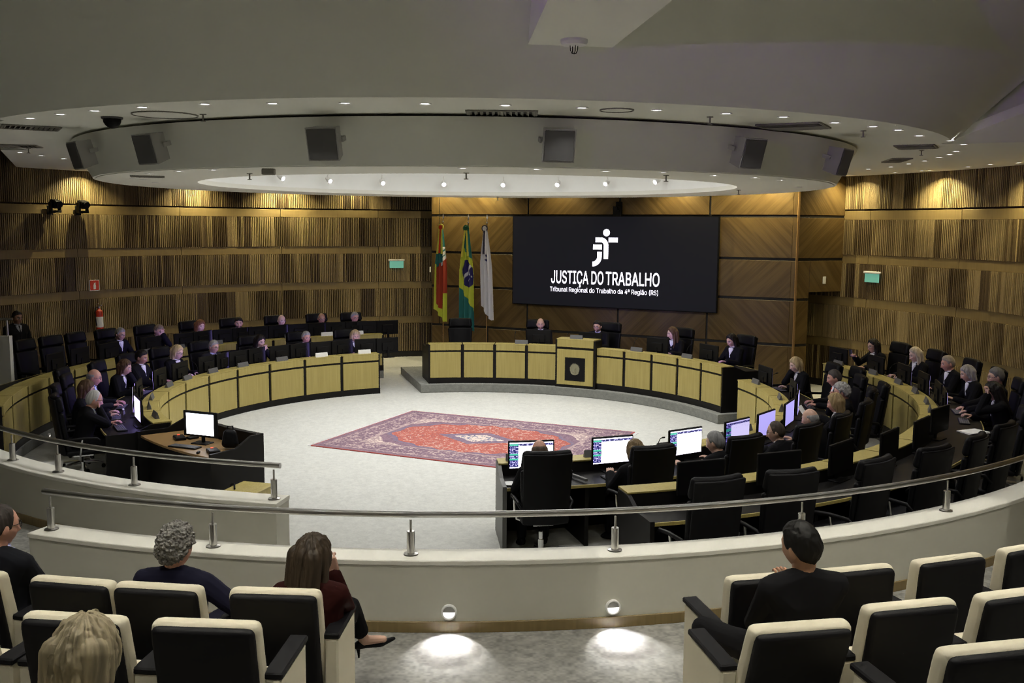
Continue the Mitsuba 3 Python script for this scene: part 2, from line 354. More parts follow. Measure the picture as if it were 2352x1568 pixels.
for i, (R, p) in enumerate(near): downlight(min(R, 6.98) if p < 267 else R, p, ZC, f'{ordn(i)} small round downlight from the left along the near edge of the ceiling ring', 'downlights along the near edge of the ceiling ring', DOWN_SPOT)
right = [(7.42, -77.3), (7.49, -72.5), (7.55, -67.5), (7.67, -61.3), (7.82, -55.5), (8.04, -49.2), (8.12, -44.1), (8.38, -37.9), (9.39, -40.), (9.37, -44.5), (9.45, -33.), (9.3, -52.7), (9.22, -57.2)]
for i, (R, p) in enumerate(right): downlight(R, p, ZC, f'{ordn(i)} small round downlight of the ceiling in front of the right slatted wall', 'downlights before the right slatted wall')
for i, (R, p) in enumerate([(7.47, 113.9), (7.5, 108.6), (7.58, 102.9), (10.0, 83.5)]): downlight(R, p, ZC, f'{ordn(i)} small round downlight of the ceiling near the left slatted wall', 'downlights near the left slatted wall')
DRUM_L = [f'downlight in the underside of the drum, {x}' for x in ('near its left tip', 'second from its left tip', 'third from its left tip', 'leftmost of its near side', 'second on the near side', 'third on the near side, left of the recess', 'first right of the middle of its near side', 'second right of the middle of its near side', 'third right of the middle of its near side', 'fourth right of the middle of its near side', 'fifth right of the middle of its near side', 'sixth right of the middle of its near side', 'last before its right tip on the near side', 'at its right tip', 'right of the recess on the far side', 'over the right end of the panelled wall', 'far left over the slatted wall', 'second on the far left side', 'third on the far left side', 'over the three flags', 'over the left of the wall screen', 'over the middle of the wall screen', 'over the right of the wall screen', 'right of the wall camera')]
drum = [(5.21, 143.3), (5.06, 139.3), (4.91, 127.6), (5.43, 159.5), (5.5, 168.1), (5.5, 174.6), (5.48, 206.6), (5.45, 215.1), (5.41, 223.7), (5.5, 231.0), (5.38, 240.3), (5.42, 248.1), (5.37, 256.4), (5.18, -78.9), (5.22, -53.8), (5.3, -34.1), (4.8, 103.6), (4.73, 83.0), (4.69, 64.1), (4.7, 35.0), (5.3, 17.1), (5.35, 8.1), (5.45, 1.0), (5.4, -8.7)]
for i, (R, p) in enumerate(drum): downlight(R, p, 4.225, DRUM_L[i], 'downlights in the underside of the ceiling drum', DRUM_SPOT if i % 2 else None)
# lamp heads inside the round recess
_head = shape(cat_(lathe([(0, 0), (.03, 0), (.045, .05), (.045, .14), (.0, .14)], 20), cbox(.02, .1, .02, (0, -.08, .02))), 'white', 30)
_hl = {**shape(lathe([(0, .141), (.041, .141), (.041, .146), (0, .146)], 20), 'lens'), 'emitter': emit(np.array([1, .99, .95]) * SPOT_HEAD, .03)}
for i, p in enumerate([86.6, 70, 53.4, 35.3, 18, 1.7, -13.7, -31.6, -54, -76, -98, -120, -142, -164, 174, 152, 130, 108]):
    k = thing('recess_spotlight', f'{ordn(i)} bright spotlight from the left inside the round ceiling recess' if i < 8 else f'{ordn(i - 8)} spotlight on the hidden near wall of the round ceiling recess', 'spotlight', 'spotlights inside the round ceiling recess' if i < 8 else 'near spotlights of the round ceiling recess')
    M = inward(4.14, p, 4.50) @ rx(-118); put(k + '__housing', _head, M); put(k + '__lens', _hl, M)
    o = (M @ [0, 0, .17, 1])[:3]; spot(f'beam_{k}', o, pol(1.9, p, 0), np.array([1, .995, .965]) * HEAD_BEAM, 56, 26, 1.2)
# warm washers close to the walls: the scallops on the wood
_wl = {**shape(lathe([(0, -.004), (.05, -.004), (.05, .01), (0, .01)], 20), 'lens'), 'emitter': emit(WARM * DOWN * .5, .02)}
def washer(P, aim, s, label, cut=62, beam=36, rgb=WARM):
    k = thing('wall_washer', label, 'ceiling light', None); M = tr(*P); put(k + '__trim', _trim, M); put(k + '__lens', _wl, M)
    spot(f'beam_{k}', P - [0, 0, .03], aim, np.array(rgb) * WASH * s, cut, beam, 5.)
for i, (p, s) in enumerate([(82.7, 1.), (67.0, 1.25), (54.8, 1.9), (44.6, .5)]):
    washer(pol(10.22, p, ZC), pol(10.6, p, 3.3), s, f'{ordn(i)} warm wall washer from the left over the left slatted wall')
for i, (p, s) in enumerate([(-45.4, 1.2), (-60.3, 1.25), (-33, .45), (-78, .7)]):
    washer(pol(9.42, p, ZC), pol(9.8, p, 3.3), s, f'{ordn(i)} warm wall washer over the right slatted wall')
for i, (s_, st) in enumerate([(-12.75, .9), (-11.6, 1.), (-9.5, .45), (-6.55, .9), (-5.2, .55), (-4.4, 1.1)]):
    a, b = wp(s_, .46), wp(s_, 0.05); washer(np.array([a[0], a[1], ZC]), np.array([b[0], b[1], 3.4]), st, f'{ordn(i)} warm wall washer over the panelled back wall')
a = PR + PD * .9 + PN * .4; b = PR + PD * .9; washer(np.array([a[0], a[1], ZC]), np.array([b[0], b[1], 3.4]), .5, 'warm wall washer over the panel beside the doorway')
# dimmed lamps over the public (behind and above the viewer)
for i, (R, p) in enumerate([(10.9, 190), (10.9, 203), (10.9, 216), (10.9, 229), (10.9, 243), (10.9, 257), (13.2, 198), (13.2, 214), (13.2, 230)]):
    o = pol(R, p, 6.4); k = thing('downlight', f'{ordn(i)} dim downlight in the high ceiling over the public seats', 'ceiling light', 'dim downlights over the public seats')
    put(k + '__trim', _trim, tr(*(o + [0, 0, .05]))); spot(f'beam_{k}', o, o + [0, 0, -3], np.array([1, .95, .82]) * AUDIENCE, 46, 26, .8)

def vent(label, c, deg, w, h, z=ZC):
    k = thing('air_vent', label, 'vent'); M = tr(c[0], c[1], z) @ rz(deg)
    fr = [cbox(w, .03, .02, (0, s * h / 2, -.008)) for s in (-1, 1)] + [cbox(.03, h, .02, (s * w / 2, 0, -.008)) for s in (-1, 0, 1)]
    put(k + '__frame', shape(cat_(*fr), 'vent'), M); put(k + '__backing', shape(plain(-w / 2, w / 2, -h / 2, h / 2, -.002, .01), 'joint'), M)
    n = int(w / .055)
    for i in range(n):
        x = -w / 2 + (i + .5) * w / n
        put(k + '__slat', shape(cbox(.036, h - .04, .004, (0, 0, 0), .001, tr(x, 0, -.010) @ ry(-38 if x < 0 else 38)), 'vent'), M)
vent('wide slatted air vent in the middle of the ceiling ring', (-.12, 10.16), 0, .70, .55)
vent('slatted air vent at the left end of the ceiling ring', (-5.86, 12.0), 30, .62, .5)
vent('small air vent behind the left downlights, near the dark wall', pol(6.9, 126), 14, .6, .45)
vent('square air vent right of the middle of the ceiling ring', (3.17, 11.2), 62, .68, .68)
vent('oblong air vent in front of the right slatted wall', (5.63, 13.8), 62, .62, .5)
vent('narrow far air vent over the right outer bench', (6.42, 16.5), 80, .9, .3)
vent('small air vent in the left underside of the drum', pol(5.2, 152), 20, .4, .22, 4.225)
k = thing('dome_camera', 'dark dome camera under the left of the ceiling ring', 'camera'); M = tr(*pol(6.5, 170.4, ZC))
put(k + '__base', shape(lathe([(0, -.02), (.11, -.02), (.115, .0), (0, .0)], 28), 'plastic_grey', 30), M)
put(k + '__dome', shape(lathe([(0, -.12)] + [(.095 * math.sin(t), -.025 - .095 * math.cos(t)) for t in np.linspace(.1, 1.5, 9)] + [(.095, -.018), (0, -.018)], 28), 'leather', 40), M)
for l, R, p, r in (('oval ceiling loudspeaker right of the middle vent', 6.6, 220.1, .17), ('flat round access cover left on the ceiling ring', 6.4, 177, .34)):
    k = thing('ceiling_disc', l, 'ceiling fixture'); M = tr(*pol(R, p, ZC))
    put(k + '__rim', shape(lathe([(r - .012, -.012), (r, -.012), (r, .004), (r - .012, .004)], 40), 'vent', 30), M); put(k + '__plate', shape(lathe([(0, -.006), (r - .014, -.006), (r - .014, .004), (0, .004)], 40), 'plaster', 30), M)
_spr = shape(cat_(cyl(.035, -.008, 0, 16), cyl(.009, -.07, 0, 8), cyl(.028, -.078, -.07, 12)), 'vent', 40)
for i, (R, p, z) in enumerate([(6.27, 180.7, ZC), (6.44, 230.3, ZC), (6.6, 252, ZC), (6.9, 121.8, ZC), (6.9, -79.2, ZC), (4.74, 172.2, 4.225), (4.5, 206.8, 4.225), (5.0, 235.6, 4.225), (4.45, -63, 4.225), (5.02, 20.8, 4.225)]):
    lab(put('sprinkler', _spr, tr(*pol(R, p, z))), f'small ceiling sprinkler under the {"ceiling ring" if z == ZC else "drum"}, {["left of the middle", "right of the middle", "beside the oblong right vent", "by the far left vent", "beside the right downlights", "left of the recess", "at the middle of its near rim", "right of its middle", "at its right tip", "on its far rim"][i]}', 'sprinkler')
lab(add('smoke_detector', cbox(.14, .10, .07, (0, 0, -.035), .01), 'vent', tr(*pol(5.45, 182.7, 4.225))), 'small grey box under the left of the drum', 'smoke detector')
k = thing('smoke_detector', 'round smoke detector with wire cage under the soffit box at the top', 'smoke detector'); M = tr(.50, 8.35, 5.15)
put(k + '__base', shape(lathe([(0, -.05), (.10, -.045), (.115, -.02), (.115, 0), (0, 0)], 32), 'white', 30), M)
put(k + '__cage', shape(cat_(*[tube([(.035 * math.cos(a), .035 * math.sin(a), -.05), (.033 * math.cos(a), .033 * math.sin(a), -.085), (.02 * math.cos(a), .02 * math.sin(a), -.11), (0, 0, -.115)], .004, 6) for a in (0.4, 1.9, 3.5, 5.)]), 'plastic'), M)
# loudspeakers on the side of the drum
def loudspeaker(phi, label):
    k = thing('loudspeaker', label, 'loudspeaker', 'loudspeakers on the side of the ceiling drum')
    M = inward(6.03, phi, 4.47, 180) @ rx(-16)         # faces outwards, tipped down
    body = tm(m3.Manifold.hull_points(np.array([(x * w, y, z) for y, w, hh in ((0., .13, .15), (.2, .17, .17)) for x in (-1, 1) for z in (-hh, hh)], float)))
    put(k + '__cabinet', shape(body, 'speaker_grey'), M)
    put(k + '__grille', shape(cbox(.31, .02, .31, (0, .205, 0), .006), 'grille'), M)
    put(k + '__bracket', shape(cat_(cbox(.02, .1, .05, (-.165, .02, .02)), cbox(.02, .1, .05, (.165, .02, .02)), cbox(.34, .02, .05, (0, -.03, .02))), 'speaker_grey'), M)
for p, l in ((156.5, 'grey loudspeaker at the far left end of the drum'), (171.9, 'grey loudspeaker on the left of the drum, turned away'), (193.4, 'dark-grilled loudspeaker left of the drum middle'), (215.8, 'dark-grilled loudspeaker right of the drum middle'), (237.7, 'grey loudspeaker on the right of the drum, turned away'), (255.7, 'grey loudspeaker at the far right end of the drum')): loudspeaker(p, l)
# round step lights in the front parapet
def step_light(R, phi, z, face, r, label, s, tilt=0):
    k = thing('step_light', label, 'wall light')
    M = inward(R, phi, z, face)
    L = lathe([(r - .006, -.01), (r, -.01), (r, .016), (r - .006, .02), (r - .014, .016)], 32); L.apply_transform(rx(-90)); put(k + '__rim', shape(L, 'white', 30), M)
    H = rpoly(Polygon([(r * .9 * math.cos(t), r * .9 * math.sin(t)) for t in np.linspace(0, math.pi, 17)]), .012); H.apply_transform(tr(0, 0, 0) @ rx(90) @ np.diag([1, 1, -1, 1])); H.invert()
    if H.volume < 0: H.invert()
    put(k + '__hood', shape(H, 'speaker_grey'), M)
    G = rpoly(Polygon([(r * .88 * math.cos(t), r * .88 * math.sin(t)) for t in np.linspace(math.pi, 2 * math.pi, 17)]), .008); G.apply_transform(rx(90) @ np.diag([1, 1, -1, 1]))
    if G.volume < 0: G.invert()
    put(k + '__lens', {**shape(G, 'lens'), 'emitter': emit(np.array([1, .98, .95]) * 1.5, .1)}, M)
    o = (M @ [0, .05, -r * .5, 1])[:3]; t = (M @ [0, .55, -.6, 1])[:3]; spot(f'beam_{k}', o, t, np.array([1, .97, .92]) * s, 50, 25, 2.)
step_light(9.125, 206.5, .70, 180, .06, 'left round step light in the front parapet', STEP)
step_light(9.125, 214.4, .70, 180, .06, 'right round step light in the front parapet', STEP)
for p, l in ((-162.3, 'near small step light in the riser under the left outer bench'), (-177.2, 'far small step light in the riser under the left outer bench')): step_light(6.995, p + 360 if False else {-162.3: 132.7, -177.2: 117.8}[p], .09, 0, .035, l, STEP * .35)
# a violet stage lamp on the rear wall, off the picture, that tints the right of the fascia
k = thing('stage_lamp', 'violet stage lamp on the rear wall behind the public', 'spotlight'); M = frame((-5.0, -2.55, 4.6), 58)
put(k + '__housing', shape(lathe([(0, -.2), (.09, -.2), (.10, 0), (.09, .0), (.085, -.02), (0, -.02)], 24, rx(-90)), 'plastic', 30), M); put(k + '__bracket', shape(cbox(.04, .25, .04, (0, -.28, 0)), 'plastic'), M)
spot(f'beam_{k}', (M @ [0, .05, 0, 1])[:3], pol(8.0, -104, 5.55), np.array([.50, .22, .95]) * 75, 17, 4, 1.0)
# ================================================================ benches
def bench(name, label, R0, bounds, z0, H=.87, ends=(True, True), wide=.035, depth=.82, podium=None, dividers=True):
    k = thing(name, label, 'bench'); a, b = bounds[0], bounds[-1]
    lo, hi = min(bounds), max(bounds)
    core = [(R0 + .022, z0), (R0 + .06, z0), (R0 + .06, z0 + H - .03), (R0 + .22, z0 + H - .03), (R0 + .25, z0 + H - .17), (R0 + .27, z0 + H - .17), (R0 + .245, z0 + H - .018), (R0 + .022, z0 + H - .018)]
    put(k + '__carcass', shape(arc(core, lo, hi), 'laminate'))
    put(k + '__plinth', shape(arc(rect(R0 + .004, R0 + .05, z0, z0 + .12, .004), lo, hi), 'laminate'))
    g = math.degrees(wide / R0)
    for p, q in zip(bounds[:-1], bounds[1:]):
        p, q = min(p, q), max(p, q); gp = g
        if podium and podium[0] <= (p + q) / 2 <= podium[1]:
            put(k + '__podium_panel', shape(arc(rect(R0 - .10, R0 + .02, z0 + .06, z0 + H - .15 + .10, .004), p + .15, q - .15), 'veneer'))
            put(k + '__podium_fascia', shape(arc(rect(R0 - .10, R0 + .02, z0 + H - .09 + .09, z0 + H + .155, .004), p + .15, q - .15), 'veneer'))
            put(k + '__podium_ledge', shape(arc(rect(R0 - .10, R0 + .26, z0 + H + .155, z0 + H + .175, .004), p, q), 'veneer'))
            put(k + '__podium_carcass', shape(arc(rect(R0 - .07, R0 + .24, z0, z0 + H + .15), p - .4, q + .4), 'laminate'))
            M = inward(R0 - .104, (p + q) / 2, z0 + .40)
            pk = put(k + '__plaque', shape(cbox(.46, .012, .50), 'leather'), M); labels[pk] = {'label': 'black square plaque with a gilt coat of arms'}
            put(pk + '__coat_of_arms', shape(arms_mesh(), 'arms', 40), M @ tr(0, .008, .0)); continue
        put(k + '__front_panel', shape(arc(rect(R0, R0 + .03, z0 + .125, z0 + H - .185, .003), p + gp, q - gp), 'veneer'))
        put(k + '__fascia', shape(arc(rect(R0 - .004, R0 + .03, z0 + H - .145, z0 + H - .02, .003), p + gp, q - gp), 'veneer'))
        put(k + '__ledge', shape(arc(rect(R0 - .004, R0 + .255, z0 + H - .019, z0 + H, .003), p + gp * .35, q - gp * .35), 'veneer'))
    for p in (bounds if dividers else [lo, hi]):
        e = p in (lo, hi); t = math.degrees(.02 / R0)
        pr = [(R0 + .02, z0), (R0 + depth + (.06 if e else -.06), z0), (R0 + depth + (.06 if e else -.06), z0 + .70 + (.06 if e else 0)), (R0 + .5, z0 + .70 + (.06 if e else 0)), (R0 + .28, z0 + H - .02), (R0 + .02, z0 + H - .02)]
        if e: put(k + '__end_panel', shape(arc(pr, p - t * (p == hi) * 2, p + t * (p == lo) * 2, .5), 'laminate_grey' if name == 'court_bench' and p == lo and lo < 0 else 'laminate'))
        else: put(k + '__divider', shape(arc([(R0 + .06, z0), (R0 + depth - .06, z0), (R0 + depth - .06, z0 + .69), (R0 + .06, z0 + .69)], p - t, p + t, .5), 'laminate'))
    put(k + '__desktop', shape(arc(rect(R0 + .06, R0 + depth, z0 + .70, z0 + .73, .002), lo + .2, hi - .2), 'laminate'))
    put(k + '__desk_edge', shape(arc(rect(R0 + depth, R0 + depth + .015, z0 + .698, z0 + .732, .002), lo + .2, hi - .2), 'veneer'))
    return k
def arms_mesh():
    """Wreathed coat of arms in relief: star on a disc, rays, leaf wreath, ribbon."""
    L = []
    def pl(poly, d, z): L.append(rpoly(poly, d, rx(-90) @ np.diag([1, -1, 1, 1]) @ tr(0, 0, z)) if False else rpoly(poly, d, tr(0, 0, z)))
    ang = np.linspace(0, 2 * math.pi, 41)[:-1]
    pl(Polygon([((.122 if i % 2 else .086) * math.cos(a), .02 + (.122 if i % 2 else .086) * math.sin(a)) for i, a in enumerate(ang)]), .004, 0)
    pl(Polygon([((.075 if i % 2 else .03) * math.sin(math.pi * i / 5), .03 + (.075 if i % 2 else .03) * math.cos(math.pi * i / 5)) for i in range(10)][::1]), .010, .003) if False else None
    pl(Polygon([((.026 if i % 2 else .066) * math.sin(math.pi * i / 5), .028 + (.026 if i % 2 else .066) * math.cos(math.pi * i / 5)) for i in range(10)]), .010, .003)
    pl(Point(0, .028).buffer(.028, 12), .014, .005)
    for s in (-1, 1):
        for t in np.linspace(-1.35, .9, 12):
            x, y = s * .095 * math.cos(t), .005 + .10 * math.sin(t)
            pl(affinity.translate(affinity.rotate(affinity.scale(Point(0, 0).buffer(.014, 6), 1.6, .55), math.degrees(t) * s + (60 if s > 0 else 120)), x, y), .009, .003)
    th = np.linspace(-2.5, -.64, 16)
    pl(Polygon([(.118 * math.cos(a), .118 * math.sin(a) - .002) for a in th] + [(.098 * math.cos(a), .098 * math.sin(a) - .002) for a in th[::-1]]), .008, .002)
    pl(sbox(-.006, -.115, .006, -.02), .012, .004)
    m = trimesh.util.concatenate(L); m.apply_transform(np.array([[-1, 0, 0, 0], [0, 0, 1, 0], [0, 1, 0, 0], [0, 0, 0, 1.]]))
    if m.volume < 0: m.invert()
    return m
bench('court_bench', 'long curved wooden bench of the left inner tier facing the rug', 4.95, list(np.linspace(50.5, 150.5, 11)), 0.)
bench('court_bench', 'long curved wooden bench of the right inner tier, its near end by the front parapet', 4.95, list(np.linspace(-149, -50.5, 11)), 0.)
bench('outer_bench', 'long curved wooden bench of the raised left outer tier', 7.0, list(np.linspace(44.5, 138.5, 14)), .18, depth=.80)
bench('outer_bench', 'long curved wooden bench of the raised right outer tier', 7.0, list(np.linspace(-140.5, -46.5, 14)), .18, depth=.80)
bench('head_bench', 'curved head bench with raised middle podium on the dais under the screen', 4.85, [-46, -37.9, -29.8, -21.7, -13.6, -5.6, 4.6, 12.9, 21.2, 29.5, 38.2], .18, podium=(-5, 4), depth=.95)

# clerk's desk at the near end of the left inner tier, wooden box beside it
k = thing('clerk_desk', 'dark clerk desk with wooden top carrying a bright monitor, behind the left handrail', 'desk')
put(k + '__top', shape(arc(rect(4.72, 5.42, .72, .75, .003), 152.2, 171.4), 'wood_dark'))
put(k + '__front', shape(arc(rect(4.60, 4.68, 0, .92, .004), 151.6, 172), 'laminate'))
for p in (151.4, 171.6): put(k + '__side', shape(arc([(4.6, 0), (5.45, 0), (5.45, .80), (5.05, .80), (4.8, .92), (4.6, .92)], p, p + .45, .3), 'laminate'))
put(k + '__modesty_panel', shape(arc(rect(5.28, 5.31, .06, .72), 152, 171.5), 'laminate'))
k = thing('wooden_box', 'low wooden box on the carpet at the end of the left parapet', 'box'); M = frame((-3.18, 11.35, 0), 74)
put(k + '__body', shape(cat_(cbox(.42, .6, .02, (0, 0, .01)), *[cbox(.02, .6, .42, (s * .2, 0, .22)) for s in (-1, 1)], *[cbox(.38, .02, .42, (0, s * .29, .22)) for s in (-1, 1)]), 'veneer'), M)
put(k + '__lid', shape(cbox(.44, .62, .02, (0, 0, .44)), 'veneer'), M)
lab(add('cable', tube([(-3.55, 11.75, .012), (-3.5, 11.6, .05), (-3.42, 11.58, .44), (-3.36, 11.5, .464), (-3.3, 11.3, .462)], .011, 8), 'plastic', smooth=60), 'black cable draped over the wooden box', 'cable')

# ================================================================ office chairs
def _chair():
    P = {}
    def back(z0, z1, th, w0, w1, y0, y1, n=9):
        hs = []
        for i in range(n):
            x = -1 + 2 * i / (n - 1); yc = .045 * x * x
            hs.append([(x * w0 / 2, y0 + yc, z0), (x * w1 / 2, y1 + yc, z1)])
        return union([hull(*[(q[0], q[1], q[2], th) for q in hs[i]], *[(q[0], q[1], q[2], th) for q in hs[i + 1]], n=10) for i in range(n - 1)])
    P['backrest'] = (tm(back(.52, .98, .032, .44, .50, -.24, -.31)), 'leather', 35)
    P['headrest'] = (tm(back(1.06, 1.17, .045, .46, .44, -.315, -.335)), 'leather', 35)
    P['back_shell'] = (tm(back(.46, 1.17, .016, .47, .49, -.285, -.385)), 'leather', 35)
    P['seat'] = (tm(hull(*[(sx * .22, y, .47, .035) for sx in (-1, 1) for y in (-.20, .24)], (-.2, .27, .455, .03), (.2, .27, .455, .03), n=10)), 'leather', 35)
    for s in (-1, 1):
        P['armrest' + ('' if s < 0 else '_001')] = (tube([(s * .24, -.27, .58), (s * .29, -.22, .66), (s * .295, .0, .665), (s * .295, .16, .65), (s * .29, .20, .61)], .02, 10), 'plastic', 50)
        P['arm_strut' + ('' if s < 0 else '_001')] = (tube([(s * .20, -.05, .43), (s * .275, -.05, .46), (s * .295, -.04, .55), (s * .295, -.02, .655)], .016, 8), 'chrome', 50)
    P['gas_column'] = (cat_(cyl(.025, .10, .30, 14), cyl(.034, .10, .22, 14), cbox(.22, .26, .05, (0, 0, .415))), 'chrome', 40)
    arms = [tube([(0, 0, .105), (.16 * math.cos(a), .16 * math.sin(a), .10), (.30 * math.cos(a), .30 * math.sin(a), .075)], [.026, .02, .014], 8) for a in np.radians([90, 162, 234, 306, 18])]
    P['base_star'] = (cat_(*arms), 'chrome', 50)
    cs = []
    for i, a in enumerate(np.radians([90, 162, 234, 306, 18])):
        c = lathe([(0, -.014), (.027, -.014), (.03, -.008), (.03, .008), (.027, .014), (0, .014)], 14, tr(.30 * math.cos(a), .30 * math.sin(a), .03) @ rz(40 * i) @ ry(90)); cs.append((c, 'plastic', 40))
    for i, c in enumerate(cs): P['caster' + ('' if i == 0 else f'_{i:03d}')] = c
    return {k: shape(m, mt, sm) for k, (m, mt, sm) in P.items()}
_CH = _chair()
def chair(R, phi, z, label, yaw=0., group=None):
    k = thing('office_chair', label, 'chair', group); M = inward(R, phi, z, yaw) @ np.diag([1, 1, 1.055, 1])
    for n, d in _CH.items(): scene[f'{k}__{n}'] = {**d, 'to_world': T(M.tolist())}
    return k

# ================================================================ screens and small things on the desks
def screen_fn(seed, dark, tint=(1, 1, 1)):
    def fn(p, n, uv):
        x, y = uv.x, 1 - uv.y
        r = mikit.cell_rand(dr.floor(x * 60), dr.floor(y * 34), seed)
        side = x < .2
        row = mikit.cell_rand(dr.floor(y * 16), seed, 2)
        c_side = dr.select((r > .45) & (y * 17 - dr.floor(y * 17) < .5), mi.Color3f(.45, .4, .9), mi.Color3f(.02, .02, .09))
        c_side = dr.select(row > .86, mi.Color3f(.05, .35, .22), c_side)
        doc = mi.Color3f(.93, .92, 1.)
        doc = dr.select((r > .93) & (y < .3) & (x > .3), mi.Color3f(.6, .6, .75), doc)
        top = dr.select(y < .05, mi.Color3f(.85, .82, 1.), dr.select(y < .13, dr.select(r > .75, mi.Color3f(.4, .38, .7), mi.Color3f(.03, .03, .1)), doc))
        c = dr.select(side & (y > .05), c_side, top)
        c = dr.select((y > .95), mi.Color3f(.8, .78, 1.), c)
        if dark: c = mi.Color3f(.50, .44, 1.0) * (1 - .08 * y)
        return c * mi.Color3f(*tint) * (SCREEN * LIGHT)
    return mikit.proc(fn)
def page_fn(p, n, uv):
    x, y = uv.x, 1 - uv.y
    c = dr.select(y < .08, mi.Color3f(.75, .85, 1.), mi.Color3f(.93, .95, 1.))
    return c * (SCREEN * 1.15 * LIGHT)
_uvq = lambda w, h: (trimesh.Trimesh([[-w, 0, -h], [w, 0, -h], [w, 0, h], [-w, 0, h], [-w, .003, -h], [w, .003, -h], [w, .003, h], [-w, .003, h]], [[0, 1, 2], [0, 2, 3], [5, 4, 7], [5, 7, 6], [4, 0, 3], [4, 3, 7], [1, 5, 6], [1, 6, 2], [3, 2, 6], [3, 6, 7], [4, 5, 1], [4, 1, 0]], process=False), np.array([[0, 0], [1, 0], [1, 1], [0, 1]] * 2, float))
def _display(fn, w=.255, h=.15, sw=.06):
    m, uv = _uvq(w, h)
    return {**mikit.ply(m, 'mat_leather', uv=uv), 'emitter': {'type': 'area', 'radiance': fn, 'sampling_weight': sw}}
_DISP = [_display(screen_fn(3, False)), _display(screen_fn(8, False, (.36, .33, .48))), _display(screen_fn(5, True, (.5, .5, .5))), _display(screen_fn(6, True, (1.8, 1.6, 2.2)), sw=.12)]
_OFF = shape(_uvq(.255, .15)[0], 'leather')
_PAGE = _display(mikit.proc(page_fn), .22, .14, .3)
_MON = {'casing': shape(cbox(.54, .03, .335, (0, .017, 0), .008), 'plastic'), 'rear_bulge': shape(cbox(.28, .03, .18, (0, .045, -.02), .012), 'plastic'),
        'stand': shape(cat_(cbox(.05, .02, .24, (0, .06, -.14)), cbox(.05, .06, .04, (0, .045, -.04))), 'plastic'), 'base': shape(cbox(.24, .17, .014, (0, .04, -.253), .005), 'plastic')}
def monitor(R, phi, z, label, disp=0, yaw=0., tilt=-6, group=None):
    """z is the desk; the display looks back at the sitter."""
    k = thing('monitor', label, 'monitor', group); M = inward(R, phi, z + .26, yaw)
    for n, d in _MON.items(): scene[f'{k}__{n}'] = {**d, 'to_world': T(M.tolist())}
    scene[f'{k}__display'] = {**(_OFF if disp is None else _PAGE if disp == 9 else _DISP[disp]), 'to_world': T((M @ tr(0, -.0025, 0)).tolist())}
    return k
def keyboard_parts():
    base = cbox(.43, .14, .016, (0, 0, .009), .004)
    keys = [cbox(.0235, .0215, .006, (-.19 + .0265 * c, .05 - .0255 * r, .019), .0015) for r in range(5) for c in range(15)]
    return {'base': shape(base, 'plastic'), 'keys': shape(cat_(*keys), 'plastic_grey')}
_KB = keyboard_parts()
def keyboard(R, phi, z, label, yaw=0.):
    k = thing('keyboard', label, 'keyboard'); M = inward(R, phi, z, yaw)
    for n, d in _KB.items(): scene[f'{k}__{n}'] = {**d, 'to_world': T(M.tolist())}
    labels[k + '__keys'] = {'kind': 'stuff'}
def mesh_of(l): return cat_(*l)
_MIC = {'base': shape(cbox(.10, .14, .03, (0, 0, .015), .008), 'plastic'), 'gooseneck': shape(tube([(0, .03, .03), (0, .03, .17), (0, .02, .27), (0, -.02, .335), (0, -.06, .355)], .0045, 8), 'plastic', 60), 'head': shape(tube([(0, -.055, .353), (0, -.075, .36), (0, -.105, .367)], [.006, .010, .009], 10), 'plastic', 60)}
def mic(R, phi, z, label, yaw=0.):
    k = thing('microphone', label, 'microphone'); M = inward(R, phi, z, yaw)
    for n, d in _MIC.items(): scene[f'{k}__{n}'] = {**d, 'to_world': T(M.tolist())}
_pl = tm(m3.Manifold.hull_points(np.array([(x * .14, y, z) for x in (-1, 1) for y, z in ((-.03, 0), (.03, 0), (.0, .085), (.004, .085))], float)))
_PLATE = {False: shape(_pl, 'plastic_grey'), True: shape(_pl, 'white')}
def plate(R, phi, z, label, white=False):
    lab(put('name_plate', _PLATE[white], inward(R, phi, z)), label, 'name plate')
# ================================================================ people
def _g(x, z, cx, cz, sx, sz): return np.exp(-((x - cx) / sx) ** 2 - ((z - cz) / sz) ** 2)
def _dirs(sub, k=.42):
    d = trimesh.creation.icosphere(subdivisions=sub); v = d.vertices + np.array([0, k, 0]); return v / np.linalg.norm(v, axis=1, keepdims=True), d.faces
def _skull(d):
    p = d * np.array([.077, .098, .121]); x, y, z = p.T.copy(); t = np.clip(-z / .121, 0, 1)
    x = x * (1 - .36 * t ** 1.7); y = np.where(y < 0, y * (1 - .5 * t ** 1.3), y * (1 - .06 * t)); f = (d[:, 1] > .15) * np.clip((d[:, 1] - .15) * 4, 0, 1)
    y = y + f * (.024 * _g(x, z, 0, -.042, .011, .012) + .013 * _g(x, z, 0, -.014, .008, .024) + .006 * (_g(x, z, .028, .029, .02, .009) + _g(x, z, -.028, .029, .02, .009))
         - .011 * (_g(x, z, .031, .003, .015, .012) + _g(x, z, -.031, .003, .015, .012)) + .006 * _g(x, z, 0, -.073, .02, .008) - .004 * _g(x, z, 0, -.089, .02, .006)
         + .009 * _g(x, z, 0, -.107, .02, .014) + .004 * (_g(x, z, .046, -.02, .018, .02) + _g(x, z, -.046, -.02, .018, .02)))
    return np.c_[x, y, z]
_HD, _HF = _dirs(4)
def _head():
    m = man(trimesh.Trimesh(_skull(_HD), _HF, process=False))
    ears = [tm(m3.Manifold.sphere(1, 14).scale([.011, .019, .032]).rotate([-12, 0, -18 * s]).translate([s * .077, -.012, -.008])) for s in (-1, 1)]
    return union([m] + [man(e) for e in ears])
HEAD = _head()
